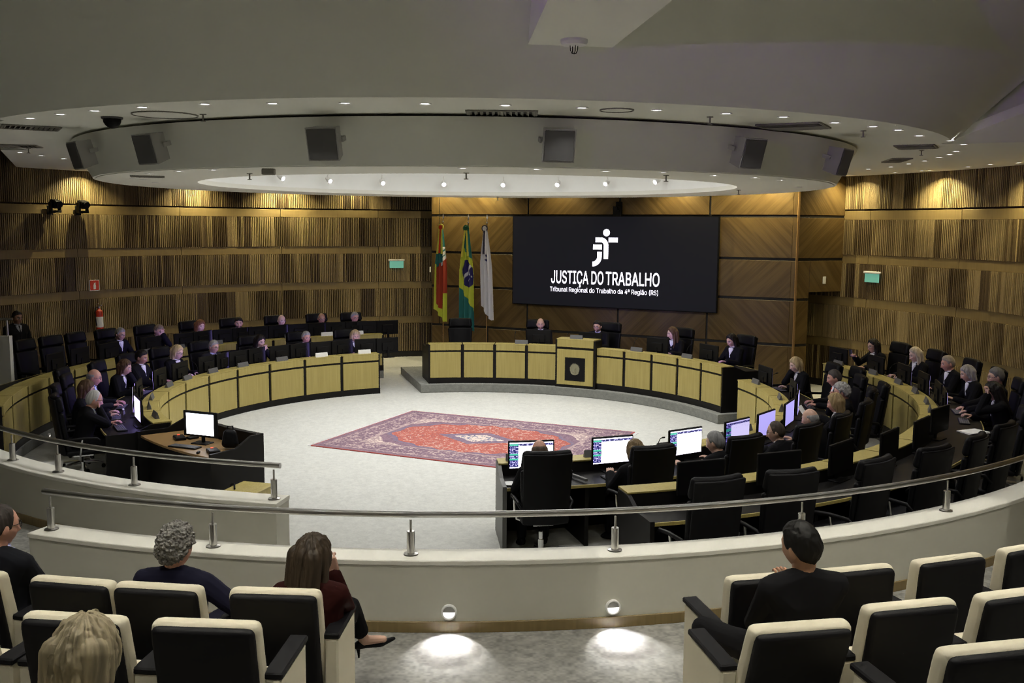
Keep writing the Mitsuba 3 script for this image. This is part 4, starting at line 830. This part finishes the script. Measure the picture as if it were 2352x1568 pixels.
def band(c, r0, r1, a0, a1, n=14): return Polygon([(c[0] + r1 * math.cos(t), c[1] + r1 * math.sin(t)) for t in np.radians(np.linspace(a0, a1, n))] + [(c[0] + r0 * math.cos(t), c[1] + r0 * math.sin(t)) for t in np.radians(np.linspace(a1, a0, n))])
w_ = 11 * u
cx_, cz_ = lx(1397), lz(561.5)
LG.append(union_all([sbox(lx(1384.5), lz(554.5), cx_ + .001, lz(543.5)), band((cx_, cz_), 7 * u, 18 * u, 0, 90), sbox(cx_ + 7 * u, lz(591), cx_ + 18 * u, cz_ + .001)]))
LG.append(sbox(lx(1379), lz(570.5), lx(1400), lz(559)))
c2 = (lx(1378), lz(586)); LG.append(union_all([sbox(lx(1389), c2[1] - .001, lx(1400), lz(575)), band(c2, 11 * u, 22 * u, -90, 0)]))
for g_ in LG: on_screen(rpoly(g_, .003, tr(0, 0, .124)), 'logo_piece')
k = thing('wall_camera', 'black camera on a bracket above the wall screen', 'camera'); M = wframe(-8.05, 4.02, .0)
put(k + '__bracket', shape(cat_(cbox(.16, .02, .34, (0, 0, 0), .004, rx(90)), cbox(.2, .24, .02, (0, -.06, .14))), 'plastic'), M)
put(k + '__body', shape(cat_(cbox(.17, .10, .15, (0, .0, .14), .02), lathe([(0, 0), (.05, 0), (.055, .07), (0, .07)], 20, tr(0, 0, .2))), 'plastic'), M)

def flag(label, s, d, top, cloth, rosette, ribbons, H=2.7, W=.62):
    k = thing('flag', label, 'flag'); p = wp(s, d); M = mat4([SW[0], SW[1], 0], [-NW[0], -NW[1], 0], [0, 0, 1], [p[0], p[1], 0])
    put(k + '__base', shape(lathe([(0, .18), (.16, .18), (.16, .20), (.05, .24), (.025, .30), (0, .30)], 24), 'gold', 30), M)
    put(k + '__pole', shape(cyl(.014, .28, top - .20, 12), 'wood_dark', 40), M)
    put(k + '__finial', shape(cat_(m3.Manifold.hull_points(np.array([(0, 0, top), (.03, 0, top - .12), (-.03, 0, top - .12), (0, .01, top - .12), (0, -.01, top - .12), (0, 0, top - .19)], float)), lathe([(0, 0)] + [(.026 * math.sin(t), .026 - .026 * math.cos(t)) for t in np.linspace(.3, 3., 8)] + [(0, .052)], 16, tr(0, 0, top - .245))), 'chrome', 30), M)
    nz_, nx = 190, 130; zt, zb = top - .32, top - H; V, Cc, F = [], [], []
    for i in range(nz_):
        t = i / (nz_ - 1)
        for j in range(nx):
            q = j / (nx - 1); tail = cloth['tail'](q)
            zz = zt + (zb + tail - zt) * t
            half = W * (.055 + .15 * min(1, t * 2.2) + .08 * t)
            x = (q - .5) * 2 * half + cloth['skew'] * t; y = .085 + (.012 + .035 * min(1, t * 3)) * math.sin(q * 17 + 1.5 * t + s) + .012 * math.sin(q * 31 + 2 * t)
            V.append((x, y, zz)); Cc.append(cloth['col'](q, t))
    for i in range(nz_ - 1):
        for j in range(nx - 1):
            a = i * nx + j; F += [[a, a + 1, a + nx + 1], [a, a + nx + 1, a + nx]]
    n = len(V); V2 = [(x, y - .006, z) for x, y, z in V]; F2 = [[n + a, n + c, n + b] for a, b, c in F]; rim = [i * nx for i in range(nz_)] + [(nz_ - 1) * nx + j for j in range(1, nx)] + [i * nx + nx - 1 for i in range(nz_ - 2, -1, -1)] + [j for j in range(nx - 2, 0, -1)]
    F3 = []
    for a, b in zip(rim, rim[1:] + rim[:1]): F3 += [[a, a + n, b + n], [a, b + n, b]]
    m = trimesh.Trimesh(np.array(V + V2), np.array(F + F2 + F3), process=False)
    if m.volume < 0: m.invert()
    put(k + '__cloth', shape(m, 'flag', True, color=np.array(Cc + Cc)), M)
    rk = put(k + '__rosette', shape(cat_(*[lathe([(0, 0), (r, 0), (r * .97, .014), (0, .016)], 20, tr(0, .11 + .012 * i, top - .36) @ rx(-90)) for i, r in enumerate((.085, .058, .026))][:1]), rosette[0], 30), M)
    put(rk + '__centre', shape(lathe([(0, 0), (.058, 0), (.05, .014), (0, .016)], 20, tr(0, .122, top - .36) @ rx(-90)), rosette[1], 30), M)
    for i, (x0, x1, ln, mt) in enumerate(ribbons):
        put(k + '__ribbon', shape(tm(m3.Manifold.hull_points(np.array([(x0 + dx, .125 + dy, top - .40) for dx in (-.02, .02) for dy in (0, .004)] + [(x1 + dx, .165 + dy, top - .40 - ln) for dx in (-.028, .028) for dy in (0, .004)], float))), mt), M)
bs('ribbon_yellow', (.62, .58, .08), .5); bs('ribbon_green', (.02, .12, .05), .5); bs('flag_white', (.75, .74, .76), .6); bs('flag_dark', (.02, .02, .045), .6)
GRN, YEL, BLU, RED_, WHT = (.025, .17, .16), (.55, .60, .06), (.022, .018, .12), (.36, .045, .02), (.66, .65, .68)
def rs_col(q, t):
    e = t + .22 * (q - .5)
    if t > .93 - .05 * q or q < .10 and t > .45: return YEL
    if q > .62 and t > .70: return YEL
    if e < .40: return WHT if (q > .6 and .22 < t < .40 and math.sin(t * 120 + q * 20) > -.5) else GRN
    if e < .44 and q > .5: return WHT
    return RED_
def br_col(q, t):
    e = t - .10 * (q - .5)
    if e < .26 or e > .72 + .05 * (q - .5): return GRN
    dx, dz = (q - .55) / .44, (t - .465) / .135
    if dx * dx + dz * dz < 1:
        b = (t - .47) + .28 * (q - .5)
        if abs(b) < .014 + .004: return WHT
        if b > .03 and mikit_hash(q, t) > .955: return WHT
        return BLU
    return YEL
def mikit_hash(q, t): v = math.sin(math.floor(q * 24) * 12.9898 + math.floor(t * 60) * 78.233) * 43758.5453; return v - math.floor(v)
def wh_col(q, t):
    x, z = q - .52, t - .34
    if abs(z) < .05 and abs(x + .6 * z) < .10 and math.sin(z * 130 + 4) * .06 + .05 > abs(x + .3 * z): return (.03, .03, .14)
    return WHT
flag('red, yellow and green state flag hanging leftmost of the three flags', -12.42, .75, 3.92, dict(col=rs_col, tail=lambda q: .30 - .42 * q if q < .75 else -.015, skew=-.02), ('ribbon_yellow', 'red'), [(-.03, -.07, .62, 'ribbon_yellow'), (.0, -.01, .60, 'red'), (.03, .06, .62, 'ribbon_yellow')])
flag('green, yellow and blue national flag hanging between the two others', -11.70, .75, 3.90, dict(col=br_col, tail=lambda q: .22 - .30 * q, skew=.02), ('ribbon_green', 'ribbon_green'), [(-.02, -.09, .66, 'ribbon_yellow'), (.02, .08, .64, 'ribbon_yellow')], H=2.85, W=.74)
flag('white court flag with small dark emblem, rightmost of the three flags', -11.18, .75, 3.90, dict(col=wh_col, tail=lambda q: .5 - .55 * q if q < .45 else .25 - .3 * (q - .45) if q < .8 else .16, skew=.08), ('flag_dark', 'flag_white'), [(.0, .0, .58, 'flag_dark'), (.035, .05, .58, 'flag_white')], H=2.75)

def rug_fn(p, n, uv):
    x, y = (uv.x - .5) * 4.5, (uv.y - .5) * 3.35
    ex, ey = 2.25 - dr.abs(x), 1.675 - dr.abs(y); e = dr.minimum(ex, ey)
    f1 = mikit.fbm(x * 9, y * 9, 1., 3); f2 = .6 * noise(dr.abs(x) * 40, dr.abs(y) * 40, 2.) + .4 * noise(dr.abs(x) * 17, dr.abs(y) * 17, 7.); f3 = noise(x * 75, y * 75, 5.)
    red = mix((.25, .05, .038), (.36, .105, .08), f3); pur = mix((.085, .05, .085), (.24, .15, .19), f2 * .7 + f3 * .3); pale = mi.Color3f(.50, .40, .36); blue = mi.Color3f(.10, .11, .19)
    field = dr.select(f2 > .64, mix(pale, red, .5), dr.select(f2 < .27, mix(pur, red, .45), red))
    wob = .05 * (f1 - .5)
    el = dr.sqrt(dr.square(x / 1.55) + dr.square(y / 1.02)) + wob + .03 * dr.cos(dr.atan2(y, x) * 16)
    corner = dr.select(f2 > .55, pale, mix(pur, pale, .35))
    c = dr.select(el < 1, field, dr.select(el < 1.05, mix(blue, pur, .6), dr.select(el < 1.2, pur, corner)))
    md = dr.abs(x) / .78 + dr.abs(y) / .46 + wob * 1.5
    c = dr.select(md < 1, mix(blue, pur, .75), c); c = dr.select(md < .62, dr.select(f2 > .45, pale, blue), c)
    b = mix(pur, mix(pale, pur, .45), smoothstep(.5, .72, f2))
    c = dr.select(e < .62, dr.select(e > .57, mix(pale, pur, .6), dr.select(e < .12, pur, dr.select((e > .16) & (e < .19), mix(pale, pur, .6), b))), c)
    return dr.select(e < .02, mi.Color3f(.33, .06, .05), c)
bs('rug', mikit.proc(rug_fn), .9)
k = thing('rug', 'large red and purple patterned oriental rug lying askew on the pale carpet', 'rug')
a_ = math.atan2(-1.82, 4.11); M = mat4([math.cos(a_), math.sin(a_), 0], [-math.sin(a_), math.cos(a_), 0], [0, 0, 1], [-.55, 16.20, .001])
g = np.array([(x, y) for y in np.linspace(-1.675, 1.675, 34) for x in np.linspace(-2.25, 2.25, 46)])
m = cbox(4.5, 3.35, .013, (0, 0, .0065), .003)
put(k + '__pile', shape(m, 'rug', uv=np.c_[m.vertices[:, 0] / 4.5 + .5, m.vertices[:, 1] / 3.35 + .5]), M)
fr = trimesh.util.concatenate([cbox(.07, .008, .006, (s * 2.283 + rng.normal(0, .004), y, .004), .001) for s in (-1, 1) for y in np.linspace(-1.66, 1.66, 130)])
fk = put(k + '__fringe', shape(fr, 'flag_white'), M); labels[fk] = {'kind': 'stuff', 'label': 'pale fringe'}

# ================================================================ things on the walls
def exit_sign(label, M):
    k = thing('exit_sign', label, 'sign')
    put(k + '__housing', shape(cbox(.44, .05, .05, (0, 0, .10), .01), 'white'), M)
    put(k + '__panel', {**shape(cbox(.38, .012, .19, (0, 0, -.02), .003), 'green_sign'), 'emitter': emit((.085, .24, .19), .1)}, M)
exit_sign('small green lit exit sign on the left slatted wall beside the panelled wall', inward(10.61, 38.4, 2.56))
exit_sign('small green lit exit sign on the right slatted wall', inward(9.81, -35.0, 2.56))
k = thing('fire_sign', 'red square fire extinguisher sign on the left slatted wall', 'sign'); M = inward(10.63, 81.1, 2.19)
put(k + '__board', shape(cbox(.25, .008, .25, (0, 0, 0), .002), 'white'), M); put(k + '__field', shape(cbox(.22, .004, .22, (0, .005, 0), .001), 'red'), M)
pic = union_all([affinity.scale(Point(0, 0).buffer(.03, 12), 1, 1).union(sbox(-.03, -.085, .03, 0)), sbox(-.012, 0, .012, .05), sbox(-.035, .045, .02, .058)]); pm = rpoly(pic, .003); pm.apply_transform(tr(0, .007, 0) @ rx(90) @ np.diag([1., 1, -1, 1]))
if pm.volume < 0: pm.invert()
put(k + '__pictogram', shape(pm, 'white'), M)
k = thing('fire_extinguisher', 'red fire extinguisher with paper label hanging on the left wall', 'fire extinguisher'); M = inward(10.52, 81.0, 1.10)
put(k + '__cylinder', shape(lathe([(0, 0), (.075, 0), (.08, .01), (.08, .46), (.07, .51), (.03, .55), (.025, .57), (0, .57)], 28), 'red', 30), M)
put(k + '__label', shape(lathe([(.0805, .14), (.082, .14), (.082, .38), (.0805, .38)], 28), 'paper', 30), M)
put(k + '__valve', shape(cat_(cyl(.022, .57, .62, 14), cbox(.03, .13, .016, (0, .03, .64)), cbox(.03, .11, .014, (0, .03, .67), .003, rx(8))), 'chrome', 30), M)
put(k + '__hose', shape(tube([(.02, .0, .60), (.08, .0, .60), (.105, .0, .5), (.10, .01, .3), (.095, .02, .18)], .011, 8), 'plastic', 60), M)
put(k + '__hook', shape(cbox(.05, .09, .04, (0, -.07, .50)), 'plastic'), M)
def wall_cam(label, phi, z):
    k = thing('wall_camera', label, 'camera'); M = inward(10.50, phi, z)
    put(k + '__bracket', shape(cat_(cbox(.05, .16, .05, (0, -.04, -.14)), cbox(.14, .02, .2, (0, -.115, -.1))), 'plastic'), M)
    put(k + '__yoke', shape(cat_(*[cbox(.02, .1, .2, (s * .11, .05, -.02)) for s in (-1, 1)], cbox(.24, .12, .05, (0, .05, -.13))), 'plastic'), M)
    put(k + '__body', shape(cat_(cbox(.18, .2, .17, (0, .07, .05), .02, rx(-12)), lathe([(0, 0), (.06, 0), (.07, .06), (.05, .06), (0, .05)], 20, tr(0, .17, .03) @ rx(-102))), 'leather', 30), M)
wall_cam('black wall camera catching the warm light on the left slatted wall', 82.9, 3.97); wall_cam('black wall camera in the dark at the far left of the slatted wall', 86.6, 3.97)
lab(add('light_switch', cbox(.09, .012, .16, (0, 0, 0), .003), 'white', rframe(.78, 2.46, .006) @ rx(-90)), 'white switch plate on the wood beside the doorway', 'switch')
lab(add('light_switch', cbox(.014, .05, .14, (0, 0, 0), .003), 'white', wframe(-13.23, 2.46, .04) @ rx(-90)), 'white plate on the left edge of the panelled wall', 'switch')
# ================================================================ the public: seats and spectators
def _seat():
    P = {}
    def pad(pts, r, e): return soft(hull(*[(x, y, z, r) for x, y, z in pts], n=14), e, 3)
    P['back_cushion'] = (pad([(sx * .232, y, z) for sx in (-1, 1) for y, z in ((-.145, .42), (-.265, .955), (-.185, .42), (-.295, .955))], .035, .04), 'beige', True)
    P['back_shell'] = (pad([(sx * .222, y, z) for sx in (-1, 1) for y, z in ((-.215, .30), (-.328, .942))], .032, .04), 'seat_black', True)
    P['seat'] = (pad([(sx * .22, y, z) for sx in (-1, 1) for y, z in ((-.12, .42), (.30, .45), (-.12, .38), (.30, .41))], .035, .05), 'beige', True)
    P['seat_underside'] = (cbox(.46, .40, .05, (0, .09, .335), .015), 'seat_black', False)
    P['leg'] = (cat_(cbox(.05, .16, .34, (0, -.02, .17)), cbox(.12, .3, .02, (0, -.02, .01))), 'plastic', False)
    P['arm_panel'] = (cbox(.085, .44, .56, (.305, -.02, .40), .012), 'beige', False)
    P['arm_pad'] = (cbox(.10, .46, .035, (.305, -.01, .695), .012, tr(0, 0, 0)), 'seat_black', False)
    P['arm_foot'] = (cbox(.07, .3, .13, (.305, -.02, .065), .008), 'plastic', False)
    d = {k: shape(m, mt, sm) for k, (m, mt, sm) in P.items()}
    for q in ('arm_panel', 'arm_pad', 'arm_foot'):
        m, mt, sm = P[q]; m2 = m.copy(); m2.vertices[:, 0] *= -1; m2.invert(); d[q + '_001'] = shape(m2, mt, sm)
    return d
_ST = _seat()
def seat(row, phi, label, arms=(False, True), tilt=0):
    """arms: the sitter's left and right one"""
    R, z = ((10.56, ZF), (11.42, ZF + .17), (12.28, ZF + .34), (13.14, ZF + .51))[row]
    k = thing('public_seat', label, 'seat'); M = inward(R, phi, z)
    for n, d in _ST.items():
        if n.startswith('arm') and not arms[0 if n.endswith('_001') else 1]: continue
        m_ = M @ tr(0, -.15, .42) @ rx(tilt) @ tr(0, .15, -.42) if n.startswith('back') else M
        scene[f'{k}__{n}'] = {**d, 'to_world': T(m_.tolist())}
L = (True, False); Rr = (False, True); LR = (True, True)
seat(0, 191.3, 'beige and black seat at the left edge, of the man in glasses', LR); seat(0, 195.1, 'empty beige and black seat in the front row left of the curly-haired man')
seat(0, 197.95, 'beige and black seat with the curly-haired man', Rr); seat(0, 201.6, 'beige and black aisle seat of the woman in a dark red jacket', LR)
LR2 = (True, True)
seat(0, 217.0, 'empty beige and black aisle seat with armrest, right of the aisle in the front row', LR2, tilt=-6); seat(0, 220.1, 'empty beige and black front row seat right behind the dark-haired man', tilt=-6); seat(0, 223.8, 'empty beige and black front row seat, third right of the aisle', LR2, tilt=-6); seat(0, 227.5, 'empty beige and black front row seat at the right edge', LR, tilt=-6)
seat(1, 194.4, 'beige and black second row seat at the left edge of the photo', LR); seat(1, 198.0, 'beige and black second row seat behind the blonde head', LR); seat(1, 201.25, 'empty beige and black second row aisle seat left of the aisle', LR)
seat(1, 215.4, 'beige and black second row aisle seat of the dark-haired man', LR, tilt=9); seat(1, 218.6, 'empty beige and black second row seat right of the dark-haired man', LR); seat(1, 221.9, 'empty beige and black second row seat at the right edge', LR)
seat(2, 217.6, 'empty beige and black third row seat in the bottom right corner', LR); seat(3, 201.2, 'beige and black seat of the blonde person in the bottom left corner', LR)

def pub(row, phi): R, z = ((10.50, ZF), (11.36, ZF + .17), (12.22, ZF + .34), (13.0, ZF + .45))[row]; return inward(R, phi, z)
LAPS = {-1: ((-.13, .30, .62), .6), 1: ((.13, .30, .62), .6)}
kn = {s: ((s * .12, .42, .50), (s * .12, .46, .09)) for s in (-1, 1)}
person('man in glasses and dark suit at the left edge of the front row', pub(0, 191.2), hair=('balding', (.035, .028, .025)), skin='ruddy', glasses=True, cloth=(.009, .010, .014), shirt=(.5, .52, .8), lean=-2, hip=.50, yaw=-22, pitch=2, hands=LAPS, knees=kn, fine=True, up=1.05)
person('man with curly grey hair in a dark navy jacket, seen from behind', pub(0, 197.75), hair=('curly', (.14, .135, .125)), skin='ruddy', cloth=(.009, .009, .022), shirt=None, lean=-3, hip=.505, yaw=-8, pitch=4, hands={-1: ((-.16, .28, .62), .6), 1: ((.34, .16, .68), .6, None, (1., -.2, -.6))}, knees=kn, fine=True, up=.95)
kw = {-1: ((-.10, .42, .50), (-.06, .48, .09)), 1: ((.12, .46, .56), (.20, .52, .31), (.92, .30, .22))}
kk, hm_ = person('woman with long brown hair in a dark red jacket, seen from behind', pub(0, 202.3), hair=('long', (.036, .025, .016)), skin='light', female=True, glasses=True, cloth=(.024, .0045, .004), shirt=None, lean=-1, hip=.46, yaw=-24, pitch=8, trousers=(.006, .006, .007), hands={1: ((.075, .19, .90), 1.1, (-.25, -.05, 1.), (.3, .3, -1)), -1: ((-.05, .25, .66), .6)}, knees=kw, fine=True, up=.94, hair_scale=1.1, heels=True, cuff=.30)
person('man with short black hair in a dark suit on the right, seen from behind', pub(1, 216.3), hair=('short', (.006, .0055, .005)), skin='tan', cloth=(.009, .009, .0105), shirt=None, lean=-4, hip=.59, yaw=22, pitch=6, hands={-1: ((-.01, .15, .90), 1.1, (.1, -.1, 1.), (-.4, .2, -.9)), 1: ((.13, .30, .62), .6)}, knees={-1: ((-.34, .40, .60), (-.20, .55, .15)), 1: ((.10, .44, .5), (.1, .46, .09))}, fine=True, up=1.0, roll=-6)
person('person with blonde streaked hair in the bottom left corner, seen from behind', inward(12.98, 201.42, ZF + .51), hair=('bob', (.26, .22, .14)), skin='light', female=True, cloth=(.02, .02, .025), shirt=None, lean=8, hip=.50, pitch=16, hands=LAPS, knees=kn, fine=True, up=.83, hair_scale=1.1)
person('guard in a black suit with a white badge standing by the left wall', inward(9.4, 98.2, .18, -14), stand=True, hip=.93, lean=0, hair=('short', DARK), skin='brown', glasses=True, cloth=(.008, .008, .009), shirt=(.30, .30, .32), tie=(.01, .01, .012), hands={-1: ((-.27, .10, .82), .6), 1: ((.27, .12, .84), .6)}, pitch=4, up=1.02)
lab(add('badge', cbox(.05, .006, .10, (0, 0, 0), .001), 'paper', inward(9.4, 98.2, .18, -14) @ tr(.04, .142, 1.10)), 'white badge hanging on the guard', 'badge')
# the far left parapet with its rail
k = thing('handrail', 'short pale handrail on a parapet at the left edge of the photo', 'railing')
put(k + '__handrail', shape(tube([pol(R, 111.9, 1.95) for R in (7.9, 9.2, 10.3)], .024, 12), 'steel', 50)); put(k + '__post', shape(cyl(.02, 1.66, 1.94, 12), 'steel', 50), tr(*pol(8.0, 111.9)))
add('wall_front_left__side', arc(rect(7.95, 10.6, .18, 1.66), 111.5, 112.2), 'ledge')

# ================================================================ small things on the desks
def glass(P, label, h=.12, r=.032):
    k = thing('water_glass', label, 'glass'); put(k + '__glass', {**shape(lathe([(0, 0), (r * .9, 0), (r, h), (r - .003, h), (r * .9 - .003, .006), (0, .006)], 20), 'glass', 40)}, tr(*P)); put(k + '__water', shape(lathe([(0, .007), (r * .9 - .004, .007), (r * .95 - .004, h * .5), (0, h * .5)], 20), 'glass', 40), tr(*P))
glass(pol(5.2, -22.8, .91), 'water glass on the head bench beside the woman with long brown hair'); glass(pol(5.2, -41, .91), 'water glass at the right end of the head bench'); glass(pol(7.5, -75.5, .91), 'water glass by the woman with the grey bob')
k = thing('water_bottle', 'clear plastic water bottle before the white-haired man', 'bottle'); M = tr(*pol(5.45, 140.5, .73))
put(k + '__bottle', shape(lathe([(0, 0), (.03, 0), (.032, .01), (.032, .12), (.03, .135), (.013, .175), (.013, .19), (0, .19)], 20), 'glass', 40), M); put(k + '__cap', shape(cyl(.015, .188, .208, 14), 'white', 40), M)
lab(add('saucer', lathe([(0, 0), (.05, 0), (.085, .015), (.083, .018), (.05, .006), (0, .006)], 32), 'white', tr(*pol(5.62, -148.0, .73)), smooth=40), 'white saucer on the near end of the right inner bench', 'saucer')
def papers(P, deg, w, h, n, label):
    k = thing('paper_stack', label, 'paper'); M = tr(*P) @ rz(deg)
    for i in range(n): put(k + '__sheet', shape(cbox(w, h, .004, (0, 0, .002), .0008), 'paper'), M @ tr(0, 0, .0045 * i) @ rz(2.5 * (i - 1)))
papers(pol(7.68, -91.5, .91), 20, .34, .24, 4, 'white stack of papers by the empty chairs of the right outer bench')
papers(pol(5.3, -25.5, .91), 10, .2, .12, 3, 'small white papers on the head bench right of the woman with long brown hair'); papers(pol(5.3, -37.5, .91), 10, .3, .2, 2, 'white sheet on the right end of the head bench')
papers(pol(5.62, -98.5, .73), 30, .28, .2, 2, 'white papers on the desk under the sheet the blonde bob reads')
M = inward(6.0, -94.0, 0); lab(add('sheet_of_paper', cbox(.21, .004, .29, (0, 0, 0), .001), 'paper', M @ tr(0, .46, .99) @ rx(-35)), 'white sheet held up by the woman with the blonde bob', 'paper')
k = thing('phone', 'phone with violet screen held by the black-haired woman', 'phone'); M = inward(8.05, -48.1, .18) @ tr(.11, .49, 1.05) @ rx(-12)
put(k + '__case', shape(cbox(.075, .009, .15, (0, 0, 0), .003), 'plastic'), M); put(k + '__display', {**shape(cbox(.068, .003, .14, (0, -.006, 0), .001), 'lens'), 'emitter': emit((.5, .45, 1.2), .05)}, M)
k = monitor(5.04, 163.3, .75, 'bright white monitor on the clerk desk', 9, yaw=20); keyboard(5.28, 163.6, .75, 'black keyboard on the clerk desk', 20)
mic(4.95, 159.0, .75, 'gooseneck microphone arching over the bright monitor of the clerk desk', 0)
def phone_set(P, deg, label):
    k = thing('conference_unit', label, 'device'); M = tr(*P) @ rz(deg); put(k + '__body', shape(cbox(.14, .2, .045, (0, 0, .022), .01), 'plastic'), M); put(k + '__lamp', {**shape(cbox(.035, .02, .012, (0, .07, .05), .002), 'red'), 'emitter': emit((.9, .12, .05), .02)}, M)
phone_set(pol(5.1, 158.2, .75), 30, 'small desk unit with red light left of the bright monitor'); phone_set(pol(5.22, 169.4, .75), 30, 'small desk unit with red light right of the bright monitor'); phone_set(pol(5.45, -118.0, .73), -10, 'small desk unit with red light beside the man with hand on the mouse')
m = soft(hull((-.05, 0, .07, .06), (.05, 0, .07, .06), (-.035, 0, .20, .05), (.035, 0, .20, .05)), .025, 6); k = thing('bag', 'small black bag standing behind the bright monitor on the clerk desk', 'bag'); put(k + '__body', shape(m, 'leather', True), tr(*pol(4.95, 169.3, .75))); put(k + '__strap', shape(tube([(-.05, 0, .22), (-.03, .02, .29), (.03, .02, .29), (.05, 0, .22)], .009, 8), 'leather', 60), tr(*pol(4.95, 169.3, .75)))
lab(add('computer_mouse', soft(hull((0, -.025, .012, .018), (0, .025, .012, .018), n=12), .012, 2), 'plastic', tr(*pol(5.36, 168.2, .752)), smooth=True), 'black mouse on the clerk desk', 'mouse')
lab(add('folder', cbox(.035, .36, .03, (0, 0, .0), .004), 'laminate_grey', inward(5.55, -139.8, .77) @ rz(18)), 'grey document box between the two nearest seats of the right inner bench', 'folder')
